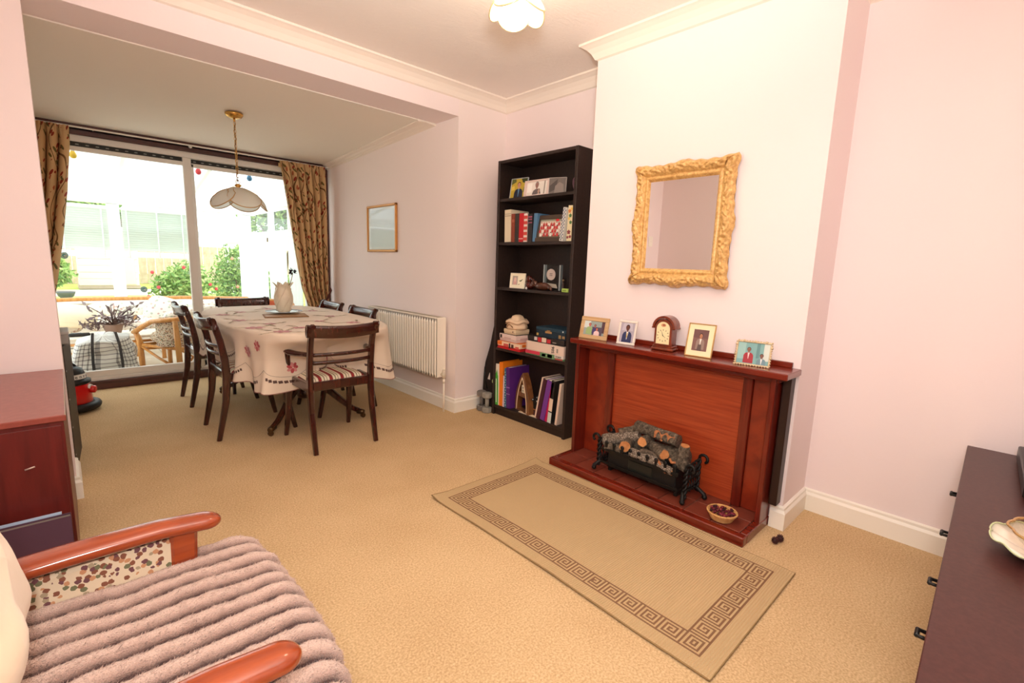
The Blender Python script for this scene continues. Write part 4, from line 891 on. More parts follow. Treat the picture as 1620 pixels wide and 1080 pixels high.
def photo(name, label, yc, z, x, w, h, bord, fmat, layers, tilt=12, turn=0, mat_b=0, matc=(240, 232, 206), stand=True, th=.012, cat='photo frame', bead=None, group=None):
    t = thing(name, label, cat, (x, yc, z), RZ+rad(turn), group); T = TR(rx=-rad(tilt)); s = sin(rad(tilt))
    _b = MB(); bw = bord if isinstance(bord, tuple) else (bord, bord)
    if bw[0] > 0:
        for lo, hi in (((-w/2, 0, 0), (w/2, th, bw[1])), ((-w/2, 0, h-bw[1]), (w/2, th, h)), ((-w/2, 0, bw[1]), (-w/2+bw[0], th, h-bw[1])), ((w/2-bw[0], 0, bw[1]), (w/2, th, h-bw[1]))): _b.box(lo, hi, 0, min(.003, bw[0]*.3), T)
        _b.build('frame', fmat, t)
    if bead:
        _b = MB(); per = 2*(w+h); n = int(per/bead)
        for k in range(n):
            d = per*k/n
            if d < w: q = (-w/2+d, 0)
            elif d < w+h: q = (w/2, d-w)
            elif d < 2*w+h: q = (w/2-(d-w-h), h)
            else: q = (-w/2, h-(d-2*w-h))
            _b.ball(T @ V((q[0], .004, q[1])), bead*.45*(1.25 if k % 4 == 0 else .85), 8, 5)
        _b.build('beading', fmat, t)
    iw, ih = w-2*bw[0], h-2*bw[1]
    _b = MB(); _b.box((-w/2+bw[0], th*.45, bw[1]), (w/2-bw[0], th*.8, h-bw[1]), 0, 0, T); _b.build('backing' if not mat_b else 'mount', C(matc, .6), t)
    pw, ph = iw-2*mat_b, ih-2*mat_b; b2, ms = shapes(layers, pw, ph); b2.v = [tuple(T @ (V(p)+V((0, th*.45-.0003, bw[1]+mat_b)))) for p in b2.v]; b2.build('print', ms, t)
    if stand:
        _b = MB(); _b.add([T @ V((-w*.12, th, h*.62)), T @ V((w*.12, th, h*.62)), V((w*.2, th+h*.42, 0)), V((-w*.2, th+h*.42, 0)), T @ V((-w*.12, th+.003, h*.6)), T @ V((w*.12, th+.003, h*.6)), V((w*.2, th+h*.40, 0)), V((-w*.2, th+h*.40, 0))], [(0, 1, 2, 3), (4, 7, 6, 5), (0, 3, 7, 4), (1, 5, 6, 2)]); _b.build('easel_back', BLACK, t)
    return t
SILV = C((206, 200, 196), .3, metal=.5); GREYF = C((196, 180, 168), .45)
photo('photograph', 'portrait photo of a child in a dark jacket before yellow foliage', 2.735, Z1, 2.585, .165, .155, .004, C((190, 196, 200), .1), [((196, 170, 60), FULL), ((90, 100, 50), [(0, .7), (.3, .85), (.25, 1), (0, 1)]), ((60, 70, 36), [(.7, .8), (1, .7), (1, 1), (.6, 1)]), ((120, 130, 60), [(.75, .3), (1, .3), (1, .6), (.8, .55)]), ((224, 200, 90), [(.05, .4), (.25, .45), (.2, .65), (.03, .6)])]+person(.5, .82, .30, (206, 150, 126), (34, 40, 62), (90, 140, 180), (70, 48, 36), .95), 10, 6, cat='photo', stand=False)
photo('photo_frame', 'wide pale frame with a photo of two people by a window', 2.538, Z1, 2.582, .255, .122, (.03, .014), C((226, 204, 196), .5), [((236, 230, 222), FULL), ((150, 140, 132), [(.85, 0), (.9, 0), (.9, 1), (.85, 1)]), ((250, 246, 240), [(0, .2), (.25, .2), (.25, .9), (0, .9)])]+person(.5, .98, .5, (160, 120, 110), (110, 100, 100), None, (140, 134, 130), .45)+person(.62, .42, .34, (206, 170, 150), (220, 214, 206), None, (50, 40, 38), .45), 8, 2)
photo('photo_frame', 'small grey square photo turned inwards beside the wide pale frame', 2.345, Z1, 2.60, .13, .118, .004, SILV, [((112, 104, 100), FULL), ((80, 74, 72), [(0, .5), (.5, .95), (.4, .3), (0, .1)]), ((140, 130, 124), [(.3, 0), (.9, 0), (.85, .6), (.6, .75), (.35, .5)])], 6, 24, stand=False)
ov = thing('oval_plaque', 'small purple oval ornament leaning on the right side of the top shelf', 'ornament', (2.60, 2.156, Z1), RZ); _b = MB(); T = TR(rz=rad(78), rx=rad(-12)); _b.prism(ell(0, .05, .034, .05, 20), -.004, .004, 0, T @ TR(rx=pi/2)); _b.build('plaque', C((130, 90, 110), .35), ov); _b = MB(); _b.tube([T @ TR(rx=pi/2) @ V((x, y, 0)) for x, y in ell(0, .05, .034, .05, 20)], .005, 6, 0, False, True); _b.build('rim', C((90, 58, 72), .4), ov)
team = [((214, 200, 186), FULL), ((120, 110, 92), [(0, 0), (1, 0), (1, .12), (0, .12)]), ((150, 150, 130), [(0, .9), (1, .9), (1, 1), (0, 1)])]
for r_, (y_, n_) in enumerate(((.74, 8), (.56, 9), (.36, 8), (.16, 6))):
    for k in range(n_):
        x_ = (k+.5+.25*(r_ % 2))/(n_+.3); rd_ = (190, 60, 62) if (k+r_) % 3 else (236, 226, 218)
        team.append((rd_, [(x_-.055, y_-.12), (x_+.055, y_-.12), (x_+.04, y_+.05), (x_-.04, y_+.05)])); team.append(((80, 52, 42) if (k*r_) % 2 else (190, 140, 116), ell(x_, y_+.085, .026, .036, 8)))
team.append(((206, 40, 48), ell(.85, .92, .09, .07, 8)))
photo('photo_frame', 'group photo of a team in red in a broad dark frame among the books', 2.375, Z2, 2.562, .255, .192, (.032, .032), C((74, 60, 50), .5), team, 9, 4)
photo('photo_frame', 'small white two-part frame on the middle shelf', 2.704, Z3, 2.58, .155, .118, .006, C((242, 236, 216), .4), [((246, 240, 214), FULL), ((180, 170, 160), [(.12, .2), (.5, .2), (.5, .85), (.12, .85)]), ((214, 170, 164), [(.2, .22), (.44, .22), (.44, .5), (.2, .5)]), ((228, 196, 184), ell(.32, .58, .09, .17)), ((96, 110, 70), [(.6, .5), (.78, .58), (.9, .66), (.8, .5), (.72, .44)]), ((150, 140, 110), [(.55, .2), (.68, .24), (.66, .28), (.56, .25)])], 6, 4)
# middle-shelf ornaments
DKR = C((74, 26, 18), .25, coat=.5)
o1 = thing('round_ornament', 'dark red glossy ornament beside the small white frame', 'ornament', (2.60, 2.575, Z3)); _b = MB(); _b.ball((0, 0, .03), (.036, .045, .03)); _b.ball((0, .012, .075), (.022, .028, .028)); _b.build('body', DKR, o1); _b = MB(); _b.tube([(-.02, -.02, .09), (-.02, -.045, .075), (-.02, -.05, .04)], .008, 7); _b.build('handle', DKR, o1)
o2 = thing('bead', 'tiny white bead on the edge of the middle shelf', 'ornament', (2.556, 2.57, Z3)); _b = MB(); _b.ball((0, 0, .009), (.008, .008, .009)); _b.build('bead_body', C((240, 236, 232), .3), o2); _b = MB(); _b.lathe([(.005, .016), (.003, .021)], 8); _b.build('cap', SILV, o2)
o3 = thing('carved_animal', 'dark carved wooden animal lying before the clear award', 'ornament', (2.585, 2.435, Z3), RZ); _b = MB(); _b.ball((0, 0, .03), (.075, .03, .03), 18, 10); _b.ball((-.075, -.005, .045), (.032, .022, .026)); _b.tube([(.06, 0, .03), (.09, -.005, .02), (.1, -.01, .006)], [.018, .012, .006], 8); _b.build('body', wood('carved_wood', (58, 30, 20), (90, 50, 34)), o3); _b = MB(); _b.ball((-.085, -.018, .068), (.006, .004, .012)); _b.ball((-.07, -.02, .07), (.006, .004, .012)); _b.build('ear', C((70, 38, 26)), o3)
o4 = thing('award', 'clear block award with a silver disc and plaque on the middle shelf', 'award', (2.61, 2.368, Z3), RZ+rad(3)); ACR = mk_glass('clear_acrylic', tint=(.8, .84, .84, 1))
_b = MB(); _b.box((-.078, 0, .002), (.078, .03, .19), 0, .004); _b.build('block', ACR, o4); EDG = C((180, 190, 192), .15, metal=.3)
for x in (-.078, .070): _b = MB(); _b.box((x, -.001, .004), (x+.008, .028, .188)); _b.build('bright_edge', EDG, o4)
_b = MB(); _b.prism([(r*cos(a), r*sin(a)) for k in range(40) for a, r in [(2*pi*k/40, .042 if k % 2 else .039)]], 0, .004, 0, TR((-.002, -.002, .118), rx=pi/2)); d = _b.build('disc', C((206, 192, 184), .3, metal=.4), o4)
_b = MB()
for x in (-.008, .006):
    for z in (.112, .124): _b.prism(ell(x, z, .004, .004, 8), .0062, .0072, 0, TR(rx=pi/2) )
_b.build('mark', C((60, 50, 46)), d)
_b = MB(); _b.add([(-.05, -.004, .03), (.06, -.004, .02), (.045, -.004, .05), (-.05, -.004, .056), (-.05, 0, .03), (.06, 0, .02), (.045, 0, .05), (-.05, 0, .056)], [(0, 1, 2, 3), (4, 7, 6, 5), (0, 4, 5, 1), (1, 5, 6, 2), (2, 6, 7, 3), (3, 7, 4, 0)]); _b.build('plaque', C((206, 200, 186), .3, metal=.5), o4)
_b = MB(); _b.box((-.082, -.006, 0), (.082, .036, .006), 0, .002); _b.build('base', BLACK, o4)
o5 = thing('green_box', 'tiny lime green box at the right end of the middle shelf', 'box', (2.565, 2.198, Z3), RZ); _b = MB(); _b.box((-.03, 0, 0), (.026, .03, .026), 0, .003); _b.build('body', C((176, 206, 96), .4), o5); _b = MB(); _b.box((-.018, -.001, .008), (.014, 0, .018)); _b.build('label', C((120, 150, 60)), o5)
o6 = thing('dried_sprig', 'small dried stem standing at the right end of the middle shelf', 'ornament', (2.62, 2.18, Z3)); _b = MB(); _b.tube([(0, 0, .006), (.002, .004, .07), (-.004, .008, .13)], .003, 6); _b.build('stem', C((90, 70, 50)), o6); _b = MB(); leaves(_b, (-.004, .008, .13), (.012, .014, .03), 24, .011, 1, 3); _b.build('head', C((150, 128, 96), .9), o6); _b = MB(); _b.lathe([(.018, 0), (.012, .008), (0, .01)], 12, caps=False); _b.build('base', C((60, 44, 34)), o6)
o7 = thing('figurine', 'slim dark figurine between the award and the lime green box', 'ornament', (2.61, 2.255, Z3)); _b = MB(); _b.lathe([(.016, 0), (.014, .006), (.006, .012), (.01, .04), (.008, .06), (.004, .07)], 12); _b.build('body', C((60, 40, 32), .4), o7); _b = MB(); _b.ball((0, 0, .08), .009); _b.build('head', C((110, 84, 60), .5), o7)
# boxed games and the cloth hat
def gbox(name, lab, y0, y1, z, h, x0, x1, cols, marks=(), lid=.62, T0=0, cat='box'):
    """boxed game: body, overlapping lid, printed patches (u0,u1,v0,v1,colour) on the face towards the room; 's' patches on its right side"""
    t = thing(name, lab, cat, (x0, (y0+y1)/2, z), RZ+rad(T0)); w = y1-y0; d = x1-x0
    _b = MB(); _b.box((-w/2+.002, .002, 0), (w/2-.002, d-.002, h*.9), 0, .002); _b.build('tray', C(cols[1], .5), t)
    _b = MB(); _b.box((-w/2, 0, h*(1-lid)), (w/2, d, h), 0, .002); ld = _b.build('lid', C(cols[0], .5), t)
    top = C(cols[2] if len(cols) > 2 else cols[0], .5); _b = MB(); _b.box((-w/2+.004, .004, h), (w/2-.004, d-.004, h+.0008)); _b.build('top_print', top, ld)
    ms = []; b = MB()
    for u0, u1, v0, v1, c, sd in marks:
        if c not in ms: ms.append(c)
        if sd: b.box((w/2, u0*d, v0*h), (w/2+.0012, u1*d, v1*h), ms.index(c))
        else: b.box((-w/2+u0*w, -.0012, v0*h), (-w/2+u1*w, 0, v1*h), ms.index(c))
    if ms: b.build('side_print', [C(c, .5) for c in ms], t)
    return t
BK = (38, 34, 34)
g1 = gbox('board_game', 'orange and red game box at the bottom of the left pile', 2.605, 2.868, Z4, .058, 2.545, 2.77, ((236, 206, 176), (190, 30, 34), (226, 120, 40)), [(0, .2, .5, 1, (226, 116, 40), 0), (.0, 1, 0, .16, (196, 26, 36), 0), (.28, .5, .4, .75, (206, 90, 80), 0), (.52, .58, .2, .9, BK, 0), (.62, .72, .3, .8, (90, 60, 56), 0), (.8, .95, .3, .6, (206, 90, 80), 0), (0, 1, 0, .16, (196, 26, 36), 1), (.1, .45, .55, .95, (226, 116, 40), 1), (.6, .9, .3, .7, (200, 100, 96), 1)])
g2 = gbox('board_game', 'white game box with a black top in the middle of the left pile', 2.66, 2.872, Z4+.0595, .058, 2.56, 2.775, ((232, 210, 202), (214, 190, 184), (56, 44, 42)), [(.06, .16, .4, .85, BK, 0), (.3, .7, .4, .6, (206, 180, 176), 0), (.2, .85, .3, .6, (204, 172, 168), 1)], T0=-4)
g3 = gbox('small_box', 'small cream card box under the cloth hat', 2.685, 2.832, Z4+.119, .040, 2.572, 2.72, ((228, 206, 172), (214, 190, 156)), [(.75, .82, .4, .7, (120, 90, 70), 0)], T0=-3)
ht = thing('cloth_hat', 'folded cream cloth sun hat on top of the left pile of games', 'hat', (2.645, 2.745, Z4+.1605)); HATM = C((232, 204, 172), .9, spec=.1, bmp=(120, .15))
_b = MB(); _b.lathe([(.0, 0), (.078, .0), (.088, .012), (.08, .034), (.07, .052)], 40, rf=lambda a, t: 1+.05*sin(3*a+1)+.03*sin(7*a), caps=False); _b.build('crown', HATM, ht)
_b = MB(); _b.lathe([(.07, .046), (.09, .05), (.094, .06), (.088, .070), (.06, .075)], 48, rf=lambda a, t: (1+.05*sin(3*a+1)+.05*sin(5*a), .007*sin(4*a+2)), caps=False); _b.build('brim', HATM, ht)
_b = MB(); _b.lathe([(.062, .068), (.052, .088), (.042, .104), (.022, .112), (0, .111)], 36, rf=lambda a, t: 1+.10*sin(2*a+1)+.05*sin(5*a), caps=False); _b.build('folded_top', HATM, ht)
_b = MB(); _b.tube([(-.087, .03, .02), (-.092, 0, .045), (-.09, -.04, .02), (-.092, -.02, .034), (-.088, .045, .044)], .0035, 6); _b.build('seam', C((186, 146, 110), .9), ht)
g4 = gbox('board_game', 'pink and green game box at the bottom of the right pile', 2.166, 2.546, Z4, .034, 2.548, 2.77, ((226, 216, 206), (100, 140, 96)), [(0, .40, .25, 1, (206, 60, 84), 0), (.40, .78, .0, 1, (108, 146, 104), 0), (.45, .55, .2, .8, (160, 176, 140), 0), (.60, .72, .15, .9, (222, 190, 170), 0), (.8, .98, .1, .3, (206, 70, 80), 0)])
text('lettering', 'TOMY', .020, TR((.145, -.0018, .023), rx=pi/2), C(BK), g4)
g5 = gbox('board_game', 'long white game box in the right pile', 2.166, 2.544, Z4+.0345, .066, 2.55, 2.775, ((230, 208, 192), (222, 196, 178)), [(.0, .03, .15, .85, (190, 160, 146), 0), (.82, .86, .25, .7, (150, 140, 130), 0), (.1, .9, .2, .8, (220, 180, 166), 1)], lid=.95)
text('lettering', '90S', .036, TR((.085, -.0018, .034), ry=pi/2) @ TR(rx=pi/2), C(BK), g5)
g6 = gbox('board_game', 'black game box with red and white print in the right pile', 2.175, 2.542, Z4+.102, .042, 2.56, 2.77, ((46, 38, 36), (36, 30, 30)), [(.2, .28, .3, .9, (206, 196, 190), 0), (.3, .4, .1, .9, (190, 40, 50), 0), (.41, .53, .15, .95, (226, 206, 186), 0), (.55, .65, .15, .8, (196, 50, 60), 0), (.70, .80, .3, .5, (140, 130, 120), 0)])
g7 = gbox('tin_box', 'dark blue patterned tin on top of the right pile of games', 2.178, 2.47, Z4+.145, .072, 2.575, 2.765, ((34, 62, 78), (26, 46, 60)), [(.33, .55, .45, .65, (172, 134, 84), 0), (.38, .5, .65, .78, (140, 108, 70), 0), (.03, .1, .1, .35, (180, 150, 80), 0), (.78, .86, .1, .45, (150, 120, 76), 0), (.9, .98, .15, .4, (160, 130, 90), 0), (.9, .93, .75, .9, (220, 226, 226), 0)], lid=.3, cat='tin')
# bottom shelf
def folder(label, y, wd, h, col, dep=.21, lean=0, x=2.555, **k): return book(label, y, Z5, wd, h, dep, col, lean, x, 'folder', name='folder', **k)
gf = folder('bright green and white folder with an index tab, leftmost on the bottom shelf', 2.862, .046, .345, (236, 228, 214), .2, rad(-2))
_b = MB(); T = TR(ry=rad(-2)); _b.box((-.023, -.0035, .0), (.012, -.002, .25), 0, 0, T); _b.add([T @ V(p) for p in ((-.02, -.0036, .25), (.0, -.0036, .3), (.01, -.0036, .25))], [(0, 1, 2)]); _b.build('green_panel', C((74, 176, 62), .4), gf)
_b = MB(); _b.box((-.014, -.004, .02), (-.004, -.0034, .22), 0, 0, T); _b.build('white_flash', C((230, 236, 220)), gf); _b = MB(); _b.prism([(-.04+.02*cos(a), .19+.022*sin(a)) for a in [pi/2+pi*k/10 for k in range(11)]]+[(-.02, .168), (-.02, .212)][::1], .003, .005, 0, T @ TR(rx=pi/2)); _b.build('index_tab', C((206, 228, 150), .4), gf)
folder('orange folder on the bottom shelf', 2.820, .042, .365, (240, 130, 22), .22, rad(-1), pages=False)
folder('thin pale lilac folder beside the orange one', 2.788, .018, .26, (214, 196, 206), .2)
bf = folder('teal-blue folder with white dots along its spine', 2.765, .026, .325, (60, 112, 140), .21, rad(-1)); _b = MB()
for k in range(14): _b.prism(ell(.004*(-1)**k, .02+.021*k, .0035, .0035, 8), .0022, .0034, 0, TR(ry=rad(-1)) @ TR(rx=pi/2))
_b.build('dots', C((226, 236, 236)), bf)
folder('deep purple folder behind the wooden arch', 2.728, .042, .335, (86, 36, 120), .22, rad(-3), band=[(.5, .53, (150, 100, 180)), (.35, .36, (190, 150, 210))])
ar = thing('wooden_arch', 'pointed wooden arch ornament with a light inner edge', 'ornament', (2.585, 2.605, Z5), RZ+rad(-14)); AW = wood('arch_wood', (96, 58, 30), (136, 88, 50), (10, 10, 3), .35)
def gothic(hw, h, n=12):
    R = (hw*hw+h*h)/(2*hw)*1.0; pts = []
    for k in range(n+1): t = k/n; a = math.asin(min(1, h*t/R)); pts.append((hw-R+R*cos(a) if False else -(R-hw)+R*cos(a), h*t))
    return pts
ou, inn = gothic(.115, .315), gothic(.078, .275)
_b = MB()
for sx in (-1, 1):
    for (p, q), (r, s) in zip(zip(ou, inn), list(zip(ou, inn))[1:]):
        f = [(sx*a[0], a[1]) for a in (p, r, s, q)]; _b.prism(f, -.05, .0, 0, TR(rx=pi/2))
_b.build('arch', AW, ar); _b = MB(); _b.tube([(-x, -.002, z) for x, z in inn], .0045, 6); _b.tube([(x, -.002, z) for x, z in inn], .003, 6); _b.build('light_inner_edge', C((226, 200, 164), .4), ar); _b = MB(); _b.box((-.078, .0, .12), (.078, .045, .155)); _b.build('cross_bar', AW, ar); _b = MB(); _b.box((-.115, -.005, -.0), (.115, .055, .008), 0, .002); _b.build('base', AW, ar)
sq = thing('patterned_tile', 'small white square with a dotted pattern inside the wooden arch', 'tile', (2.58, 2.578, Z5+.157), RZ); _b = MB(); _b.box((-.03, 0, 0), (.03, .012, .062), 0, .003); _b.build('body', C((214, 206, 184), .5), sq); _b = MB()
for x in (-.012, .012):
    for z in (.018, .042): _b.prism(ell(x, z, .006, .008, 8), 0, .0015, 0, TR(rx=pi/2))
_b.build('dots', C((140, 130, 116)), sq)
for k, (lab, col, h, w) in enumerate((('plum book at the bottom of the small stack beside the arch', (82, 44, 50), .03, .17), ('dark book with a copper edge in the small stack beside the arch', (60, 42, 38), .022, .165), ('thick black book at the top of the small stack beside the arch', (28, 26, 26), .05, .155))):
    z = Z5+.001+(0, .031, .054)[k]; t = thing('book', lab, 'book', (2.60, 2.49, z), RZ+rad(-6)); _b = MB(); _b.box((-w/2, -.002, 0), (w/2, .003, h)); _b.box((-w/2, 0, 0), (w/2, .13, .003)); _b.box((-w/2, 0, h-.003), (w/2, .13, h)); _b.build('cover', C(col, .5), t); _b = MB(); _b.box((-w/2+.003, .003, .003), (w/2-.003, .127, h-.003)); _b.build('pages', PAPER, t)
    if k == 1: _b = MB(); _b.box((-w/2+.004, -.0032, .012), (w/2-.004, -.002, .02)); _b.build('copper_edge', C((196, 120, 80), .35, metal=.4), t)
pk = thing('patterned_pouch', 'black and white patterned pouch on the small stack of books', 'pouch', (2.64, 2.49, Z5+.106), RZ); pillow('', (0, 0, .014), (.075, .05, .014), C((30, 30, 32))).build('pouch_body', cells('zebra_cloth', (30, 30, 32), [(0, (226, 222, 216)), (.5, (190, 186, 180))], (40, 60, 40), .3, kind='Object'), pk); _b = MB(); _b.tube([(-.07, -.03, .018), (.07, -.03, .02)], .003, 6); _b.build('zip', C((160, 156, 150), .3, metal=.6), pk)
ppr = thing('paper_strip', 'flat cream paper strip lying on the front of the bottom shelf', 'paper', (2.57, 2.51, Z5+.0005), RZ); _b = MB(); _b.box((-.1, -.012, 0), (.1, .02, .003), 0, 0); _b.build('sheet', C((232, 214, 186), .8), ppr); _b = MB(); _b.box((-.1, -.012, .003), (-.07, .02, .006)); _b.build('fold', C((222, 200, 168), .8), ppr)
lean = rad(11)
for lab, y, wd, h, c in (('cream edged folder leaning at the left of the right-hand group', 2.425, .014, .335, (226, 202, 182)), ('dark plum folder leaning second in the right-hand group', 2.398, .036, .325, (70, 30, 42)), ('violet folder leaning third in the right-hand group', 2.352, .044, .322, (118, 60, 150)), ('magenta folder leaning fourth in the right-hand group', 2.315, .022, .316, (190, 22, 84))): folder(lab, y, wd, h, c, .2, lean)
bw_ = folder('black and white folder near the right side of the bottom shelf', 2.28, .034, .325, (36, 32, 32), .2, rad(5), band=[(.28, .58, (232, 210, 186)), (.0, .25, (210, 220, 214))])
folder('white magazine file edge against the right side of the bottom shelf', 2.215, .02, .315, (228, 204, 184), .2, rad(6))

# beside the bookcase: guitar bag and dumbbells
gt = thing('guitar_bag', 'black padded guitar bag leaning in the gap beside the bookcase', 'bag', (2.61, 3.0, .0)); _b = MB(); GB = C((44, 36, 34), .8, spec=.15, bmp=(200, .1))
pr_ = [(0.0, 3.0, .02), (.0, 3.0, .06), (.03, 3.0, .08), (.1, 3.005, .09), (.2, 3.010, .096), (.3, 3.012, .095), (.4, 3.006, .09), (.55, 2.982, .066), (.7, 2.968, .052), (.82, 2.953, .034), (.87, 2.948, .026), (.88, 2.946, .008)]
def gbag(u, v):
    t = v*(len(pr_)-1); i = min(int(t), len(pr_)-2); k = t-i; z, cy, hw = (pr_[i][q]*(1-k)+pr_[i+1][q]*k for q in range(3))
    a = 2*pi*u; lx = .062*math.copysign(abs(sin(a))**.6, sin(a))*(1 if z < .8 else .7); ly = cy-3.0+hw*math.copysign(abs(cos(a))**.75, cos(a))
    return V((lx*.8+.07*z, ly, z+.001))
_b.grid(gbag, 32, 48, 0, True, True); _b.build('case', GB, gt)
_b = MB(); _b.tube([(-.07, -.02, .2), (-.085, 0, .3), (-.07, .01, .38)], .008, 6); _b.build('handle', BLACK, gt)
_b = MB(); _b.add([(-.066, -.05, .28), (-.066, -.02, .28), (-.066, -.045, .34), (-.064, -.05, .28), (-.064, -.02, .28), (-.064, -.045, .34)], [(0, 1, 2), (3, 5, 4), (0, 3, 4, 1), (1, 4, 5, 2), (2, 5, 3, 0)]); _b.build('label_patch', C((216, 208, 200)), gt)
for lab, x, y, cc in (('grey dumbbell standing on end right beside the bookcase', 2.525, 2.957, (150, 148, 138)), ('darker grey dumbbell standing on end behind the pale one', 2.53, 3.035, (116, 110, 104))):
    t = thing('dumbbell', lab, 'dumbbell', (x, y, 0)); m_ = C(cc, .6)
    for z in (0, .125): _b = MB(); _b.lathe([(.032, z), (.042, z+.006), (.042, z+.039), (.032, z+.045)], 10, 0, smooth=False); _b.build('weight', m_, t)
    _b = MB(); _b.lathe([(.019, .045), (.017, .085), (.019, .125)], 12); _b.build('grip', m_, t)

# ------------------------------------------------------------------ fireplace
fp = thing('fireplace_surround', 'red mahogany fire surround with mantel shelf on the chimney breast', 'fireplace', (2.4, 1.27, 0))
def fpart(name, boxes, m, c=.003):
    b = MB()
    for lo, hi in boxes: b.box(lo, hi, 0, c)
    return b.build(name, m, fp, True)
fpart('mantel_shelf', [((2.27, .652, .768), (2.462, 1.884, .798))], REDW, .004)
fpart('upstand', [((2.448, .69, .798), (2.466, 1.88, .824))], REDW)
fpart('frieze', [((2.345, .705, .735), (2.46, 1.87, .768))], REDW)
fpart('side_panel', [((2.335, 1.858, .046), (2.465, 1.882, .768))], REDV)
fpart('side_panel', [((2.335, .715, .046), (2.465, .738, .768))], REDV)
fpart('back_board', [((2.445, .86, .046), (2.46, 1.70, .74))], PANELW, 0)
fpart('pilaster', [((2.425, 1.655, .046), (2.447, 1.70, .74))], REDV)
fpart('pilaster', [((2.425, .845, .046), (2.447, .89, .74))], REDV)
fpart('flank_panel', [((2.44, 1.70, .046), (2.46, 1.858, .74))], wood('dark_orange_veneer', (112, 30, 12), (146, 50, 22), (14, 3, 3), .35, .15))
fpart('flank_panel', [((2.44, .738, .046), (2.46, .845, .74))], MATS.get('x') or bpy.data.materials['dark_orange_veneer'])
fpart('side_batten', [((2.405, .672, .13), (2.464, .708, .765))], C((44, 26, 20), .4))
he = thing('hearth', 'raised tiled hearth with red wood edging below the fire surround', 'hearth', (2.3, 1.3, 0))
_b = MB(); _b.box((2.145, .712, 0), (2.19, 1.90, .046), 0, .004); _b.box((2.19, .712, 0), (2.464, .745, .046), 0, .004); _b.box((2.19, 1.868, 0), (2.464, 1.90, .046), 0, .004); _b.build('wood_edging', REDW, he, True)
_b = MB(); _b.box((2.19, .745, 0), (2.462, 1.868, .036)); _b.build('grout_bed', C((150, 112, 96), .9), he, True)
tl = None
nx, ny = 2, 8; dx, dy = (2.462-2.19)/nx, (1.868-.745)/ny
for i in range(nx):
    for j in range(ny):
        if tl is None: _b = MB(); _b.box((.003, .003, 0), (dx-.003, dy-.003, .0095), 0, .002); o = tl = _b.build('tile', C((112, 50, 36), .35, var=(9, (130, 62, 46))), he)
        else: o = tl.copy(); COL.objects.link(o)
        o.location = V((2.19+dx*i, .745+dy*j, .0345))-he.location
HZ = .046
fi = thing('log_fire_basket', 'black iron electric fire basket piled with imitation logs on the hearth', 'fire basket', (2.30, 1.33, HZ))
def fb_(name, mb, m, lab=None): return mb.build(name, m, fi, True, label=lab)
_b = MB(); _b.box((2.262, 1.115, .075), (2.39, 1.545, .19), 0, .006); fb_('heater_body', _b, C((24, 22, 20), .55))
_b = MB(); _b.box((2.258, 1.25, .095), (2.263, 1.40, .165), 0, .002); fb_('front_plate', _b, C((34, 36, 32), .35))
_b = MB(); _b.box((2.236, 1.09, .178), (2.246, 1.575, .193)); _b.box((2.236, 1.09, .10), (2.246, 1.575, .112))
fb_('front_bar', _b, IRON)
for k in range(9):
    y = 1.115+.0535*k; _b = MB(); _b.box((2.238, y-.009, .185), (2.245, y+.009, .222), 0, .003); _b.ball((2.2415, y, .226), (.006, .013, .013), 8, 5); fb_('crenel', _b, IRON)
def spir(p0, p1, r, tw, n=26): 
    p0, p1 = V(p0), V(p1); d = (p1-p0); u = d.normalized().orthogonal().normalized(); w_ = d.normalized().cross(u); return [p0+d*(k/n)+(u*cos(tw*2*pi*k/n)+w_*sin(tw*2*pi*k/n))*r for k in range(n+1)]
for y in (1.60, 1.055):
    _b = MB(); s_ = 1 if y > 1.3 else -1
    for ph in (0, .5): _b.tube([p for p in spir((2.25, y, .07), (2.25, y, .235), .007*(1 if ph == 0 else -1), 3)], .0065, 6); _b.tube([p for p in spir((2.39, y, .07), (2.39, y, .255), .007*(1 if ph == 0 else -1), 3)], .0065, 6)
    _b.tube([(2.25, y, .235)]+[(2.25-.0, y+s_*(.022*(1-cos(a))), .235+.022*sin(a)) for a in [pi*k/6 for k in range(1, 9)]], .008, 7); _b.tube([(2.39, y, .255)]+[(2.39, y+s_*(.022*(1-cos(a))), .255+.022*sin(a)) for a in [pi*k/6 for k in range(1, 9)]], .008, 7)
    for z in (.10, .19, .235): _b.tube(spir((2.25, y, z), (2.39, y, z+(.01 if z > .2 else 0)), .004, 4), .006, 6)
    for j in range(5): _b.tube(spir((2.268+.026*j, y, .10), (2.268+.026*j, y, .235), .004, 3), .005, 5)
    fb_('end_grate', _b, IRON)
for (x, y) in ((2.225, 1.61), (2.225, 1.05), (2.37, 1.0)):
    _b = MB(); e = V((x, y, HZ+.014)); c_ = V((2.26 if x < 2.3 else 2.37, 1.58 if y > 1.3 else 1.07, .10)); _b.tube([c_, c_.lerp(e, .4)+V((0, 0, .012)), e+V((0, 0, .012)), e+V((0, 0, -.002))], [.010, .010, .012, .012], 8); _b.ball(e, .0145, 10, 7); fb_('foot', _b, IRON)
_b = MB(); _b.tube([(2.37, 1.57, .10), (2.37, 1.62, HZ+.02), (2.37, 1.64, HZ+.01)], .01, 8); _b.ball((2.37, 1.64, HZ+.0145), .0145, 10, 7); fb_('foot', _b, IRON)
for y in (1.12, 1.54): _b = MB(); _b.box((2.28, y-.01, HZ), (2.38, y+.01, .078), 0, .003); fb_('leg', _b, IRON)
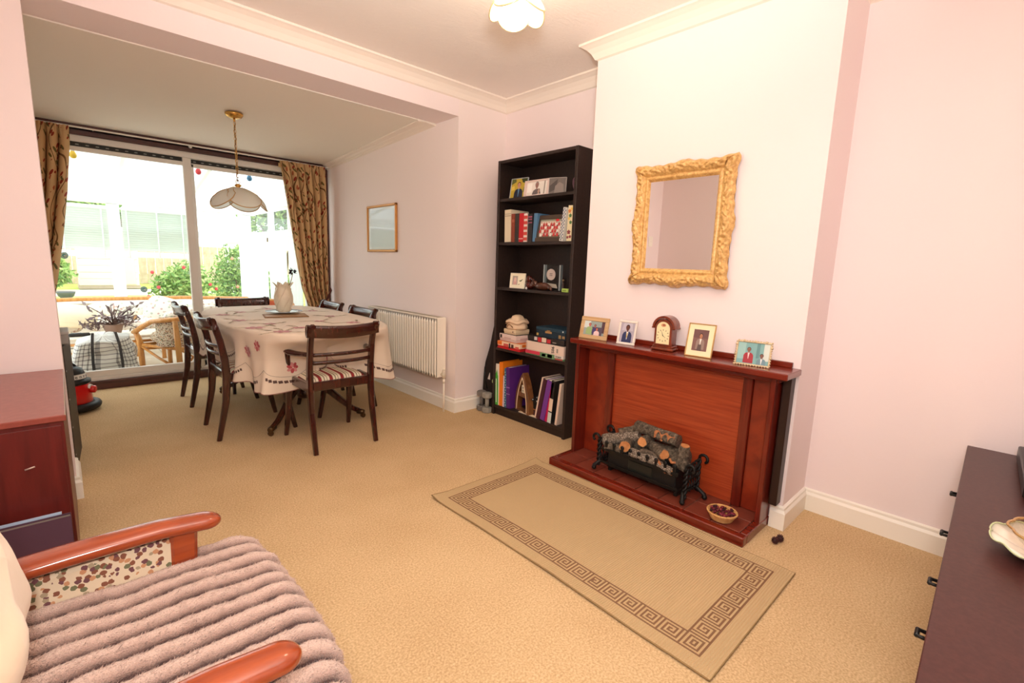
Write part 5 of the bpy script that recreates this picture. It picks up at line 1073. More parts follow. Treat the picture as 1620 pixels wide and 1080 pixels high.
def mk_bark(name, c1, c2, c3, sc):
    m, nt, b = newmat(name); co = coords(nt, 'Object', (1, 1, 1)); n = node(nt, 'ShaderNodeTexNoise'); n.inputs['Scale'].default_value = sc; n.inputs['Detail'].default_value = 6; n.inputs['Roughness'].default_value = .75; L(nt, co, n.inputs[0])
    L(nt, ramp(nt, n.outputs[0], [(.36, c1), (.52, c2), (.66, c3)]), b.inputs['Base Color']); b.inputs['Roughness'].default_value = .9; bump(nt, b, n.outputs[0], .6, .01); return m
BK1 = mk_bark('grey_bark', (52, 42, 34), (96, 84, 70), (140, 124, 104), 60); BK2 = mk_bark('silver_flecked_bark', (60, 50, 42), (120, 106, 92), (220, 206, 188), 130); ENDM = C((206, 146, 92), .8, var=(40, (186, 120, 70))); SPL = C((196, 130, 84), .85, var=(60, (150, 92, 56)))
def log(p0, p1, r0, r1, bark, seed, e0=False, e1=False, skew=0):
    P0, P1 = V(p0), V(p1); d = (P1-P0); t = d.normalized(); u = t.orthogonal().normalized(); w_ = t.cross(u); b = MB()
    def f(a_, v):
        a = 2*pi*a_; r = (r0*(1-v)+r1*v)*(1+.22*mnoise.noise(V((cos(a)*1.4, sin(a)*1.4, v*3+seed)))+.08*mnoise.noise(V((cos(a)*5, sin(a)*5, v*14+seed)))); return P0+d*v+(u*cos(a)+w_*sin(a))*r
    b.grid(f, 22, 16, 0, True, True); n = 22
    b.f.append([k for k in range(n)][::-1]); b.m.append(0); b.s.append(False); b.f.append([16*n+k for k in range(n)]); b.m.append(0); b.s.append(False)
    lg = fb_('log', b, bark)
    for on, v, s_ in ((e0, 0, -1), (e1, 1, 1)):
        if on:
            e = MB(); ring = [f(k/22, v) for k in range(22)]; c_ = P0+d*v; ring = [c_+(q-c_)*.86 for q in ring]; e.add([q+t*s_*.0005 for q in ring]+[q+t*s_*.0035 for q in ring], [[k, (k+1) % 22, 22+(k+1) % 22, 22+k] for k in range(22)]+[list(range(22, 44))]); e.build('cut_end', ENDM, lg, True)
    return lg
log((2.40, 1.44, .30), (2.33, 1.52, .27), .026, .03, BK1, 1, True)
log((2.29, 1.60, .215), (2.36, 1.40, .285), .034, .03, BK2, 2)
log((2.38, 1.47, .235), (2.262, 1.432, .232), .034, .036, BK1, 3, False, True)
log((2.40, 1.36, .265), (2.285, 1.338, .282), .03, .029, BK1, 4, False, True)
lg5 = log((2.385, 1.44, .325), (2.375, 1.17, .315), .036, .036, BK1, 5)
_b = MB(); _b.grid(lambda u, v: V((2.338+.012*abs(sin(u*9)), 1.30-.12*u, .305+.04*v+.008*sin(u*13))), 16, 5); _b.build('split_face', SPL, lg5, True)
log((2.36, 1.33, .25), (2.265, 1.19, .262), .030, .029, BK1, 6, False, True)
log((2.262, 1.39, .212), (2.268, 1.22, .205), .026, .028, BK2, 7)
log((2.34, 1.13, .20), (2.335, 1.115, .315), .034, .027, BK1, 8, False, True)
log((2.262, 1.56, .195), (2.275, 1.46, .20), .026, .028, BK1, 9)
log((2.39, 1.24, .22), (2.30, 1.08, .215), .034, .03, BK1, 10)
log((2.39, 1.55, .20), (2.39, 1.12, .22), .05, .05, BK1, 11)
log((2.26, 1.215, .20), (2.252, 1.13, .185), .022, .018, BK2, 12, False, True)
log((2.262, 1.33, .235), (2.30, 1.20, .225), .018, .02, BK1, 14)
_b = MB(); _b.tube([(2.25, 1.225, .23), (2.247, 1.20, .21), (2.25, 1.185, .19), (2.246, 1.165, .17)], [.007, .008, .007, .005], 7); _b.tube([(2.27, 1.16, .245), (2.255, 1.14, .235), (2.25, 1.12, .245)], [.008, .007, .006], 7); fb_('twig', _b, SPL)
# basket of potpourri, cones
bk = thing('potpourri_bowl', 'small woven bowl of dark potpourri at the right end of the hearth', 'bowl', (2.245, .855, HZ))
WK = C((222, 174, 112), .7, var=(80, (196, 142, 84)))
_b = MB(); _b.lathe([(0, 0), (.045, 0), (.047, .004), (.05, .012), (.048, .008), (0, .004)], 32, caps=False); _b.build('base', WK, bk)
for k in range(6):
    r = .047+.0036*k+.002*(k > 3); _b = MB(); _b.tube([((r+.0008*(-1)**j)*1.0*cos(2*pi*j/40), (r+.0008*(-1)**j)*sin(2*pi*j/40), .006+.0068*k) for j in range(40)], .0042, 6, 0, False, True); _b.build('woven_coil', WK, bk)
_b = MB(); rn = random.Random(9)
for k in range(46): r = .055*rn.random()**.5; a = rn.random()*6.28; _b.ball((r*cos(a), r*sin(a), .032+.012*rn.random()), (.007+.005*rn.random(), .006+.004*rn.random(), .006), 7, 4, rn.randrange(3))
o = _b.build('potpourri', [C((96, 20, 36), .6), C((60, 18, 24), .7), C((126, 40, 56), .6)], bk); o['kind'] = 'stuff'
for lab, x, y, s_ in (('dark pine cone on the carpet nearer the rug', 2.30, .628, .017), ('dark pine cone on the carpet nearer the skirting', 2.335, .618, .018)):
    t = thing('pine_cone', lab, 'pine cone', (x, y, 0)); _b = MB(); _b.ball((0, 0, s_), s_*.8, 10, 6); _b.build('core', C((56, 26, 26), .7), t); _b = MB()
    for j in range(5):
        for k in range(8): a = 2*pi*(k+.5*(j % 2))/8; e = -.9+.45*j; d = V((cos(a)*cos(e), sin(a)*cos(e), sin(e))); b2 = V((-sin(a), cos(a), 0)); c_ = V((0, 0, s_)); _b.add([c_+d*s_*.6-b2*s_*.25, c_+d*s_*.6+b2*s_*.25, c_+d*s_*1.0+b2*s_*.12+V((0, 0, s_*.1)), c_+d*s_*1.0-b2*s_*.12+V((0, 0, s_*.1))], [(0, 1, 2, 3)])
    o = _b.build('scales', C((84, 40, 40), .7), t)
# mantel things
MZ = .799
photo('photo_frame', 'pale wood landscape frame with three people, at the left end of the mantel', 1.768, MZ, 2.338, .195, .138, .026, wood('pale_frame_wood', (186, 150, 104), (206, 174, 132), (1, 16, 16), .4, .1), [((150, 164, 160), FULL), ((206, 216, 214), [(0, .5), (.3, .5), (.3, 1), (0, 1)]), ((86, 60, 66), [(.85, .2), (1, .2), (1, 1), (.85, 1)]), ((90, 80, 96), [(.4, 0), (.9, 0), (.9, .6), (.4, .6)])]+person(.28, .86, .24, (206, 120, 104), (150, 176, 120), None, (96, 60, 44), .7)+person(.55, .78, .2, (170, 110, 96), (70, 60, 110), None, (40, 30, 28), .7)+person(.66, .55, .2, (206, 120, 100), (230, 200, 200), None, (60, 40, 36), .7), 14, 6)
photo('photo_frame', 'white portrait frame with a man in a navy suit on the mantel', 1.533, MZ, 2.340, .112, .142, (.013, .014), C((228, 220, 210), .3), [((170, 162, 176), FULL), ((190, 184, 196), [(.1, .6), (.9, .6), (.8, 1), (.2, 1)])]+person(.52, .90, .30, (96, 58, 48), (44, 52, 92), (236, 232, 230), (24, 18, 16), 1.2)+[((196, 170, 80), [(.5, .5), (.55, .5), (.56, .25), (.49, .25)])], 14, 8)
photo('photo_frame', 'slim gold portrait frame with a cream mount and a man in a grey suit', 1.097, MZ, 2.338, .138, .172, .005, C((206, 170, 110), .3, metal=.6), [((126, 92, 86), FULL), ((110, 78, 76), [(0, .6), (1, .6), (1, 1), (0, 1)])]+person(.52, .82, .22, (190, 130, 96), (150, 128, 118), (236, 228, 220), (30, 22, 20), 1.35)+[((96, 80, 76), [(.40, .30), (.62, .30), (.66, .0), (.36, .0)])], 13, 5, mat_b=.026, matc=(240, 226, 186))
photo('photo_frame', 'beaded silver-gilt landscape frame with two people at the right end of the mantel', .829, MZ+.003, 2.330, .15, .114, .007, C((206, 186, 150), .3, metal=.55), [((120, 166, 166), FULL), ((150, 190, 186), [(.0, .2), (.25, .2), (.25, 1), (.0, 1)]), ((206, 214, 206), [(.82, .2), (1, .2), (1, 1), (.82, 1)]), ((96, 140, 142), [(.6, .3), (.7, .3), (.7, 1), (.6, 1)])]+person(.36, .78, .22, (140, 92, 70), (160, 36, 48), (230, 200, 200), (70, 60, 56), .75)+person(.78, .52, .2, (130, 84, 66), (110, 140, 150), (226, 226, 226), (40, 32, 30), .75), 14, 10, bead=.012)
ck_ = thing('mantel_clock', 'arched wooden mantel clock with a cream dial in the middle of the mantel', 'clock', (2.352, 1.303, MZ), RZ+rad(6)); CW = wood('clock_wood', (96, 34, 16), (136, 56, 28), (12, 12, 2), .28, .4)
def archp(hw, z0, zs, n=16): return [(-hw, z0), (hw, z0)]+[(hw*cos(a), zs+hw*sin(a)) for a in [pi*k/n for k in range(n+1)]]
_b = MB(); _b.prism(archp(.048, .022, .122), -.066, -.0, 0, TR(rx=pi/2)); _b.build('case', CW, ck_)
_b = MB(); _b.box((-.062, -.008, 0), (.062, .074, .014), 0, .004); _b.box((-.056, -.004, .014), (.056, .07, .026), 0, .003); _b.build('plinth', CW, ck_)
_b = MB(); o_, i_ = archp(.062, .118, .126), archp(.05, .118, .126); n = len(o_)
for k in range(2, n-1): f = [o_[k], o_[k+1], i_[k+1], i_[k]]; _b.prism(f, -.072, .006, 0, TR(rx=pi/2))
_b.box((-.066, -.006, .118), (-.05, .072, .126), 0, .002); _b.box((.05, -.006, .118), (.066, .072, .126), 0, .002); _b.build('arch_hood', CW, ck_)
_b = MB(); oo, ii = archp(.047, .03, .12), archp(.038, .036, .12); n = len(oo)
for k in range(n): f = [oo[k], oo[(k+1) % n], ii[(k+1) % n], ii[k]]; _b.prism(f, .0, .006, 0, TR(rx=pi/2))
_b.build('door_frame', CW, ck_)
_b = MB(); _b.prism(archp(.0385, .036, .12), -.0, .002, 0, TR(rx=pi/2)); dl = _b.build('dial', C((240, 226, 180), .4), ck_)
_b = MB(); NUM = TR((0, -.0022, .082))
for k in range(12): a = 2*pi*k/12; _b.box((-.0016, -.0005, .027), (.0016, 0, .034), 0, 0, NUM @ TR(ry=a))
_b.prism(ell(0, .138, .014, .009, 14), .0022, .0028, 1, TR(rx=pi/2)); _b.prism(ell(.002, .139, .007, .005, 10), .0028, .0034, 2, TR(rx=pi/2)); _b.build('numerals', [C((110, 86, 60)), C((206, 150, 110)), C((150, 90, 60))], dl)
for nm, a, ln in (('hour_hand', rad(128), .019), ('minute_hand', rad(-20), .027)): _b = MB(); _b.add([NUM @ TR(ry=a) @ V(p) for p in ((-.0017, -.0016, -.004), (.0017, -.0016, -.004), (.0004, -.0016, ln), (-.0004, -.0016, ln))], [(0, 1, 2, 3)]); _b.build(nm, BLACK, dl)

# ------------------------------------------------------------------ gilt mirror
mi_ = thing('mirror', 'rectangular mirror in an ornate carved gilt frame on the chimney breast', 'mirror', (2.45, 1.313, 1.474), RZ)
GILT = wood('gilt_carving', (190, 142, 78), (236, 196, 126), (30, 30, 30), .42, .1, 2); GILT.node_tree.nodes['Principled BSDF'].inputs['Metallic']  .default_value = .12
MW, MH, FW = .555, .645, .088; hw, hh = MW/2, MH/2
_b = MB(); NSEG = 520; NPR = 22; per = 2*(MW+MH)
def mfr(u, v):
    d = u*per; side = 0
    segs = [MW, MH, MW, MH]; s_ = d
    while s_ > segs[side]-1e-9 and side < 3: s_ -= segs[side]; side += 1
    ln = segs[side]; t = s_/ln; s0 = s_-ln/2
    # inward distance at this profile position, mitred near corners
    corner = math.exp(-((ln/2-abs(s0))/.055)**2); mid = math.exp(-(s0/.065)**2)
    bulge = .012*corner+.013*mid+.003*sin(abs(s0)*90)
    dist = -bulge*(1-v)**1.5+FW*v
    base = [(0, .0), (.06, .018), (.2, .03), (.42, .036), (.6, .026), (.66, .014), (.74, .02), (.84, .022), (.92, .012), (1, .002)]
    for (a, b), (c, e) in zip(base, base[1:]):
        if v <= c: h = b+(e-b)*(v-a)/(c-a); break
    if .05 < v < .62:
        w_ = sin(pi*(v-.05)/.57); sc = sin(abs(s0)*95+9*v*cos(abs(s0)*45))*sin(v*17+abs(s0)*30)
        h += 1.45*w_*(.0065*sc+.012*corner*(1+.5*sin(v*30+abs(s0)*160))+.011*mid*(1+.5*sin(v*26)*cos(s0*150))+.004*mnoise.noise(V((s0*70, v*12, side*5)))+.006*mnoise.noise(V((s0*130, v*19, side*3+7))))
    off = ln/2-dist; x = max(-off, min(off, s0)); q = (-(ln/2)+0,)
    xs = x; ys = -(hh if side % 2 == 0 else hw)+dist
    if side == 0: X, Z = xs, ys
    elif side == 1: X, Z = -ys, xs
    elif side == 2: X, Z = -xs, -ys
    else: X, Z = ys, -xs
    return V((X, -h, Z))
_b.grid(mfr, NSEG, NPR, 0, True, True); _b.build('gilt_frame', GILT, mi_)
_b = MB(); _b.box((-hw+.005, .0, -hh+.005), (hw-.005, .014, hh-.005)); _b.build('backing', C((120, 90, 56), .8), mi_)
MIR = bpy.data.materials.new('silvered_glass'); MIR.use_nodes = True; b = MIR.node_tree.nodes['Principled BSDF']; b.inputs['Base Color'].default_value = (.88, .88, .87, 1); b.inputs['Metallic'].default_value = 1; b.inputs['Roughness'].default_value = .015
_b = MB(); _b.box((-hw+FW-.006, -.004, -hh+FW-.006), (hw-FW+.006, -.0015, hh-FW+.006)); _b.build('glass', MIR, mi_)
sw = thing('light_switch', 'white light switch on the left wall nib, seen only in the mirror', 'switch', (-.19, YP-.005, 1.3)); _b = MB(); _b.box((-.30, YP-.009, 1.5), (-.215, YP, 1.62), 0, .003); _b.build('plate', WHITE, sw, True); _b = MB(); _b.box((-.265, YP-.014, 1.545), (-.25, YP-.008, 1.575), 0, .002); _b.build('rocker', WHITE, sw, True)

# ------------------------------------------------------------------ rug with a woven key border
def mk_rugmat(name, c1, c2):
    m, nt, b = newmat(name); co = coords(nt, 'Object', (1, 1, 1)); w1 = node(nt, 'ShaderNodeTexWave'); w1.inputs['Scale'].default_value = 62; w1.bands_direction = 'X'; L(nt, co, w1.inputs[0]); w2 = node(nt, 'ShaderNodeTexWave'); w2.inputs['Scale'].default_value = 34; w2.bands_direction = 'Y'; L(nt, co, w2.inputs[0])
    mu = node(nt, 'ShaderNodeMath', operation='MULTIPLY'); L(nt, w1.outputs[1], mu.inputs[0]); L(nt, w2.outputs[1], mu.inputs[1]); L(nt, ramp(nt, mu.outputs[0], [(.0, c1), (.6, c2)]), b.inputs['Base Color']); b.inputs['Roughness'].default_value = .9; b.inputs['Specular IOR Level'].default_value = .1
    bump(nt, b, mu.outputs[0], .7, .006); return m
rg = thing('rug', 'flatweave beige rug with a brown key-pattern border before the hearth', 'rug', (1.73, 1.24, 0))
RL, RW_ = 1.50, .785; CELL = RL/200; nL, nW = 200, 105
KEY = ["#########", "........#", ".######.#", ".#....#.#", ".#..###.#", ".#......#", ".########"]
def keycell(i, j):
    """brown thread map: i along the length, j across"""
    def band(depth, along, length):
        if depth in (8, 18): return 7.9 < 8 <= along < length-8
        if 9 <= depth <= 17:
            L_ = length-16; n = max(1, round(L_/11)); t = (along-8)*n/L_*11 % 11
            r = depth-9; x = int(t)
            pat = ["..........#", ".########.#", ".#......#.#", ".#.####.#.#", ".#.#..#.#.#", ".#.#.##.#.#", ".#.#....#.#", ".#.######.#", ".#........#"]
            return pat[r][x] == '#'
        return False
    di, dj = min(i, nL-1-i), min(j, nW-1-j)
    if dj <= di: 
        if 8 <= dj <= 18: return band(dj, i, nL)
    elif 8 <= di <= 18: return band(di, j, nW)
    return False
def rz_(x, y): 
    e = min(abs(x-RW_/2), abs(x+RW_/2)); e2 = min(abs(y-RL/2), abs(y+RL/2)); return .008+.0035*mnoise.noise(V((x*5, y*4, 3)))+.006*max(0, 1-e/.04)*max(0, mnoise.noise(V((y*4, 8, x)))) + (.012*max(0, 1-e2/.06)*max(0, 1-e/.1) if y > 0 else 0)
_b = MB(); vs_ = []; 
for j in range(nW+1):
    for i in range(nL+1):
        x = -RW_/2+RW_*j/nW; y = -RL/2+RL*i/nL; x2 = x+.006*sin(y*4.2+1)*(1 if x < 0 else .6); vs_.append((x2, y, rz_(x, y)))
fs_ = []; ms_ = []
for j in range(nW):
    for i in range(nL): fs_.append((j*(nL+1)+i, (j+1)*(nL+1)+i, (j+1)*(nL+1)+i+1, j*(nL+1)+i+1)); ms_.append(1 if keycell(i, j) else 0)
_b.add(vs_, fs_); _b.m = ms_; _b.s = [True]*len(ms_)
_b.build('pile', [mk_rugmat('rug_weave', (200, 170, 126), (224, 198, 154)), mk_rugmat('rug_key', (134, 100, 74), (158, 122, 92))], rg)
_b = MB(); ring = [(-RW_/2+.006*sin((-RL/2+RL*i/60)*4.2+1), -RL/2+RL*i/60) for i in range(61)]+[(-RW_/2+RW_*i/30, RL/2) for i in range(1, 31)]+[(RW_/2+.0036*sin((RL/2-RL*i/60)*4.2+1), RL/2-RL*i/60) for i in range(1, 61)]+[(RW_/2-RW_*i/30, -RL/2) for i in range(1, 30)]
_b.tube([(x, y, max(.003, rz_(max(-RW_/2, min(RW_/2, x)), y)-.002)) for x, y in ring], .003, 6, 0, False, True); _b.build('bound_edge', C((150, 122, 82), .9), rg)

# ------------------------------------------------------------------ left cabinet, folders, armchair
cb_ = thing('cabinet', 'dark red wood cabinet standing against the left wall nib', 'cabinet', (-.25, 2.65, 0))
_b = MB(); _b.box((-.45, 2.2, .65), (-.03, 3.09, .672), 0, .003); _b.build('top', C((138, 66, 56), .35, coat=.3, var=(40, (150, 76, 64))), cb_, True)
_b = MB(); _b.box((-.45, 2.21, 0), (-.037, 3.085, .65), 0, .002); _b.build('body', CABW, cb_, True)
_b = MB(); _b.box((-.44, 2.203, .06), (-.045, 2.21, .635), 0, .001); _b.build('front_panel', CABW, cb_, True)
_b = MB(); _b.tube([(-.145, 2.2035, .5), (-.12, 2.2035, .506)], .003, 6); _b.build('keyhole', C((200, 180, 170), .3, metal=.5), cb_, True)
def leanf(name, lab, x0, x1, y, h, th, m, edge, tilt):
    t = thing(name, lab, 'folder', ((x0+x1)/2, y, 0)); T = TR(rx=rad(-tilt)); w = (x1-x0)/2
    _b = MB(); _b.box((-w, 0, 0), (w, .003, h), 0, 0, T); _b.box((-w, th-.003, 0), (w, th, h), 0, 0, T); _b.box((-w, 0, 0), (w, th, .003), 0, 0, T); _b.build('cover', m, t); _b = MB(); _b.box((-w+.004, .003, .004), (w-.002, th-.003, h-.006), 0, 0, T); _b.build('pages', edge, t)
leanf('folder', 'large plum-coloured folder leaning on the front of the red cabinet', -.44, -.045, 2.04, .355, .045, C((78, 50, 66), .5), C((120, 112, 104), .8), 7)
leanf('folder', 'pale blue folder standing behind the plum one', -.44, -.068, 2.10, .352, .012, C((170, 190, 214), .4), PAPER, 6)
ac = thing('armchair', 'open-arm easy chair with orange varnished arms and floral upholstery', 'armchair', (.0, 1.085, 0))
for y, nm in ((1.372, 1), (.79, -1)):
    _b = MB(); n = 18
    def armf(u, v):
        t = u; x = -.40+.655*t; a = 2*pi*v; k = 1 if t < .94 else max(.0, 1-((t-.94)/.06)**2)**.5; wd = (.034+.004*sin(pi*t))*k; th = .0185*k; z = .556-.022*(1-t)**2+.008*sin(pi*t)-.010*max(0, t-.8)/.2
        return V((x, y+nm*.006*sin(pi*t)+wd*math.copysign(abs(cos(a))**.75, cos(a)), z+th*math.copysign(abs(sin(a))**.8, sin(a))))
    _b.grid(lambda u, v: armf(1-(1-v)**2.2, u), 28, 56, 0, True, True); _b.build('arm', ARMW, ac, True)
    _b = MB(); _b.strip([(.155, y, 0), (.16, y, .3), (.17, y, .545)], (0, 1, 0), .036, [.045, .05, .06]); _b.build('front_leg', ARMW, ac, True)
    _b = MB(); _b.strip([(-.40, y, 0), (-.36, y, .3), (-.38, y, .54)], (0, 1, 0), .034, .045); _b.build('rear_leg', ARMW, ac, True)
    _b = MB(); _b.box((-.36, y-.012, .24), (.15, y+.012, .532), 0, .008); _b.build('side_panel', FLORAL, ac, True)
_b = MB(); _b.box((-.37, .78, .22), (.2, 1.385, .27), 0, .01); _b.build('seat_frame', ARMW, ac, True)
pillow('', (-.03, 1.085, .345), (.33, .33, .085), FLORAL, pw=.3).build('seat_cushion', FLORAL, ac, True)
T = TR(ry=rad(-14)); _b = pillow('', (-.345, 1.085, .72), (.085, .315, .34), FLORAL, T=T, pw=.35); _b.build('back_cushion', FLORAL, ac, True)
# cream cover over the chair back
cc = thing('cream_cushion', 'soft cream scatter cushion against the back of the easy chair', 'cushion', (-.22, 1.16, .44)); CRM = C((236, 214, 184), .9, spec=.1, sheen=.4, bmp=(14, .3))
def cush(u, v):
    a = 2*pi*u; b = -pi/2+pi*v; sg = lambda q, p: math.copysign(abs(q)**p, q)
    y = .25*sg(cos(a)*1, .6)*abs(cos(b))**.6; z = .2*sg(sin(a), .6)*abs(cos(b))**.6; x = .10*sg(sin(b), .8)*(1-.3*(abs(cos(a))**4+abs(sin(a))**4)*abs(cos(b)))
    n_ = .016*mnoise.noise(V((y*9, z*9, x*3))); return V((x+n_, y+n_*.5, z+n_*.5))
T = TR((-.209, 1.16, .665), ry=rad(-16)); _b = MB(); _b.grid(cush, 44, 24, 0, True, True, T); _b.build('cover', CRM, cc, True)
_b = MB(); _b.tube([T @ (cush(k/60, .5)*1.005) for k in range(60)], .005, 6, 0, False, True); _b.build('piping', C((206, 176, 140), .9), cc, True)
# ribbed plush throw
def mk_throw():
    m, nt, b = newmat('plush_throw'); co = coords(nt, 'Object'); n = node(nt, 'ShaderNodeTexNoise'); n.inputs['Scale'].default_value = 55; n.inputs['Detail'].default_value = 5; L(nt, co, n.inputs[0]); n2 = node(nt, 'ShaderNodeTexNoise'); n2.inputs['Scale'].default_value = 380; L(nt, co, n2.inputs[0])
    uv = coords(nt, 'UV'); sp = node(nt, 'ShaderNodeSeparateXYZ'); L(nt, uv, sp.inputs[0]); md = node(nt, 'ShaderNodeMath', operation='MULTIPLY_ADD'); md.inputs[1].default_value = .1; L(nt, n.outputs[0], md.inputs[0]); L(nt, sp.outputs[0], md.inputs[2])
    L(nt, ramp(nt, md.outputs[0], [(.36, (84, 60, 56)), (.72, (172, 142, 130)), (1, (204, 174, 160))]), b.inputs['Base Color']); b.inputs['Roughness'].default_value = .95; b.inputs['Specular IOR Level'].default_value = .05; b.inputs['Sheen Weight'].default_value = .35; bump(nt, b, n2.outputs[0], .9, .006); return m  # ramp over rib height: groove shade painted dark into the pile colour
th = thing('throw', 'taupe ribbed plush throw spread over the easy chair seat', 'throw', (.05, 1.09, .43)); _b = MB(); NR = 12; YA, YB2 = .735, 1.435
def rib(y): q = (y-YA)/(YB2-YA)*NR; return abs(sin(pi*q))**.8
def thr(u, v, uvq=False):
    # u along the seat (0 back .. 1 hem at the front), v across
    y = YA+(YB2-YA)*v; s = -.30+u*.98; xf = .30-.02*((v-.5)*2)**2
    wob = .010*mnoise.noise(V((s*5, y*4, 2)))
    r_ = .05
    if s < xf: x, z, nx_, nz_ = s, 0, 0, 1
    elif s < xf+r_*pi/2: a = (s-xf)/r_; x, z, nx_, nz_ = xf+r_*sin(a), -r_*(1-cos(a)), sin(a), cos(a)
    else: x, z, nx_, nz_ = xf+r_, -r_-(s-xf-r_*pi/2), 1, 0
    ed = min(v, 1-v)*(YB2-YA); side = -.02*max(0, 1-ed/.035)**2
    cr = .012*sin(pi*v)
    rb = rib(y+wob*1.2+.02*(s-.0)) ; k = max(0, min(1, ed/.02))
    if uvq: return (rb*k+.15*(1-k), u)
    h = .023*rb*k+.0035*mnoise.noise(V((s*40, y*40, 1)))+.006*mnoise.noise(V((s*9, y*9, 5)))
    z0 = .438+cr+side+z; out = h
    return V((x+nx_*out+ (.01*mnoise.noise(V((y*6, z*5, 3))) if nx_ > .5 else 0), y+.006*mnoise.noise(V((s*6, 1, v*2))), z0+nz_*out))
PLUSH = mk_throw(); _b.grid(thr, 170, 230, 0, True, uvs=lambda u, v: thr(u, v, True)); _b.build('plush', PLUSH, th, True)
_b = MB(); rn = random.Random(12)
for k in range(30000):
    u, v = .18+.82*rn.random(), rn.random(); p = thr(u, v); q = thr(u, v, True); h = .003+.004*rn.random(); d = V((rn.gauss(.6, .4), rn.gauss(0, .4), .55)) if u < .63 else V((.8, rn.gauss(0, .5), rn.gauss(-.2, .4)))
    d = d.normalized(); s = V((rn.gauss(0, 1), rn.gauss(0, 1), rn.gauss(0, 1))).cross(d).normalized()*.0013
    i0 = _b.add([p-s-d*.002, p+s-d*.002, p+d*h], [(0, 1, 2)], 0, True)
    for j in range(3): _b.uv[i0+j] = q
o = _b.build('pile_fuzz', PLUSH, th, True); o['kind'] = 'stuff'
_b = MB(); _b.tube([thr(1, k/40) for k in range(41)], .008, 6); _b.build('hem', C((150, 118, 106), .95), th, True)

# ------------------------------------------------------------------ sideboard on the right
sb = thing('sideboard', 'low dark brown sideboard along the near right side', 'sideboard', (1.6, .05, 0), rad(1.3))
_b = MB(); _b.box((-.85, -.43, .52), (1.145, 0, .54), 0, .002); _b.build('top', SIDEW, sb)
_b = MB(); _b.box((-.845, -.425, .05), (1.14, -.02, .52), 0, .002); _b.build('body', SIDEW, sb)
_b = MB(); _b.box((-.80, -.40, 0), (1.1, -.05, .05)); _b.build('plinth', SIDEW, sb)
kx = [.70, .31, -.03, -.29, -.52, -.74]
for k in range(6):
    x0 = -.84+.33*k; _b = MB(); _b.box((x0+.003, -.019, .06), (x0+.325, -.003, .517), 0, .002); d_ = _b.build('door', SIDEW, sb)
for k, x in enumerate(kx):
    _b = MB(); _b.tube([(x-.013, -.003, .462), (x-.013, .015, .462), (x+.013, .015, .462), (x+.013, -.003, .462)], .0045, 8); _b.box((x-.015, .011, .456), (x+.015, .020, .468), 0, .003); _b.build('handle', BLACK, sb)
bx = thing('recorder_box', 'flat black electronic box at the wall end of the sideboard', 'recorder', (2.45, -.2, .541), rad(2)); _b = MB(); _b.box((-.26, -.2, .006), (.24, .125, .055), 0, .004); _b.build('case', C((30, 28, 28), .35), bx); _b = MB(); _b.box((-.264, -.18, .012), (-.26, .11, .045), 0, .001); _b.build('front_panel', C((16, 16, 18), .12), bx)
_b = MB()
for x in (-.2, .18):
    for y in (-.15, .09): _b.tube([(x, y, 0), (x, y, .007)], .012, 10)
_b.build('foot', BLACK, bx)
b2 = thing('black_case', 'small grey-black case stacked on the electronic box', 'box', (2.52, -.2, .597), rad(4)); _b = MB(); _b.box((-.15, -.15, 0), (.15, .105, .034), 0, .006); _b.build('case', C((56, 50, 50), .4), b2); _b = MB(); _b.box((-.15, -.152, .015), (.15, .107, .018)); _b.build('seam', BLACK, b2)
wp_ = thing('scalloped_plate', 'white scalloped plate with gold lustre on the sideboard', 'plate', (1.745, -.165, .541))
_b = MB(); _b.lathe([(0, 0), (.06, 0), (.10, .014), (.135, .034), (.137, .038), (.1, .02), (.06, .006), (0, .006)], 96, rf=lambda a, t: (1+(.055*abs(sin(6*a))+.02*sin(24*a)*.3 if .3 < t < .8 else 0), .004*sin(12*a) if .3 < t < .8 else 0), caps=False); _b.build('dish', C((238, 228, 212), .25, coat=.4), wp_)
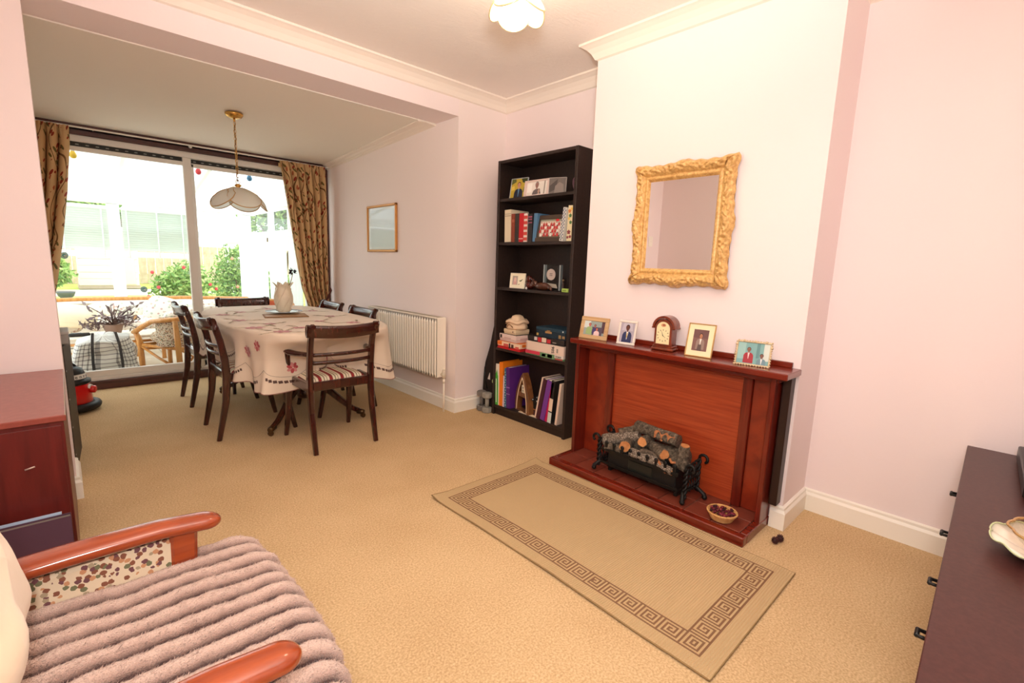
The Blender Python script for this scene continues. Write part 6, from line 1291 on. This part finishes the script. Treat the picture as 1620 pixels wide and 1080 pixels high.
_b = MB(); _b.tube([((.137*(1+.055*abs(sin(6*a))))*cos(a), (.137*(1+.055*abs(sin(6*a))))*sin(a), .038+.004*sin(12*a)) for a in [2*pi*k/96 for k in range(96)]], .0022, 5, 0, False, True); _b.build('green_edge', C((196, 206, 160), .3), wp_)
gd = thing('glass_dish', 'clear cut-glass dish with a gold rim resting in the scalloped plate', 'dish', (1.745, -.165, .548))
_b = MB(); _b.lathe([(0, .002), (.05, .002), (.085, .03), (.108, .06), (.106, .062), (.08, .034), (.045, .008), (0, .008)], 72, rf=lambda a, t: 1+(.05*abs(sin(5*a)) if .25 < t < .8 else 0), caps=False); _b.build('bowl', mk_glass('clear_dish_glass', tint=(.93, .91, .87, 1)), gd)
_b = MB(); _b.tube([((.107*(1+.05*abs(sin(5*a))))*cos(a), (.107*(1+.05*abs(sin(5*a))))*sin(a), .061) for a in [2*pi*k/90 for k in range(90)]], .0035, 6, 0, False, True); _b.build('gold_rim', C((206, 168, 110), .25, metal=.7), gd)

# ------------------------------------------------------------------ repeats share a group
GROUPS = {'dining_chair': 'dining chairs around the table', 'carver_chair': 'dining chairs around the table', 'board_game': 'boxed games on the bookcase', 'book': 'books on the bookcase', 'notebook': 'books on the bookcase', 'cushion': 'cushions in the conservatory',
          'wicker_chair': 'cane chairs in the conservatory', 'venetian_blind': 'blinds in the conservatory', 'suncatcher': 'suncatchers on the window', 'curtain': 'curtains at the window', 'garden_shrub': 'shrubs in the garden', 'rose_bush': 'shrubs in the garden', 'garden_tree': 'trees in the garden', 'dumbbell': 'dumbbells beside the bookcase', 'pine_cone': 'pine cones on the carpet'}
for o in list(bpy.data.objects):
    if o.parent is None and 'category' in o.keys():
        st = o.name.split('.')[0]
        if st in GROUPS: o['group'] = GROUPS[st]
        elif st == 'folder': o['group'] = 'folders on the bookcase' if o.location.x > 1 else 'folders leaning on the red cabinet'
        elif st == 'photo_frame': o['group'] = 'photo frames on the bookcase' if o.location.y > 2 else 'photo frames on the mantel'
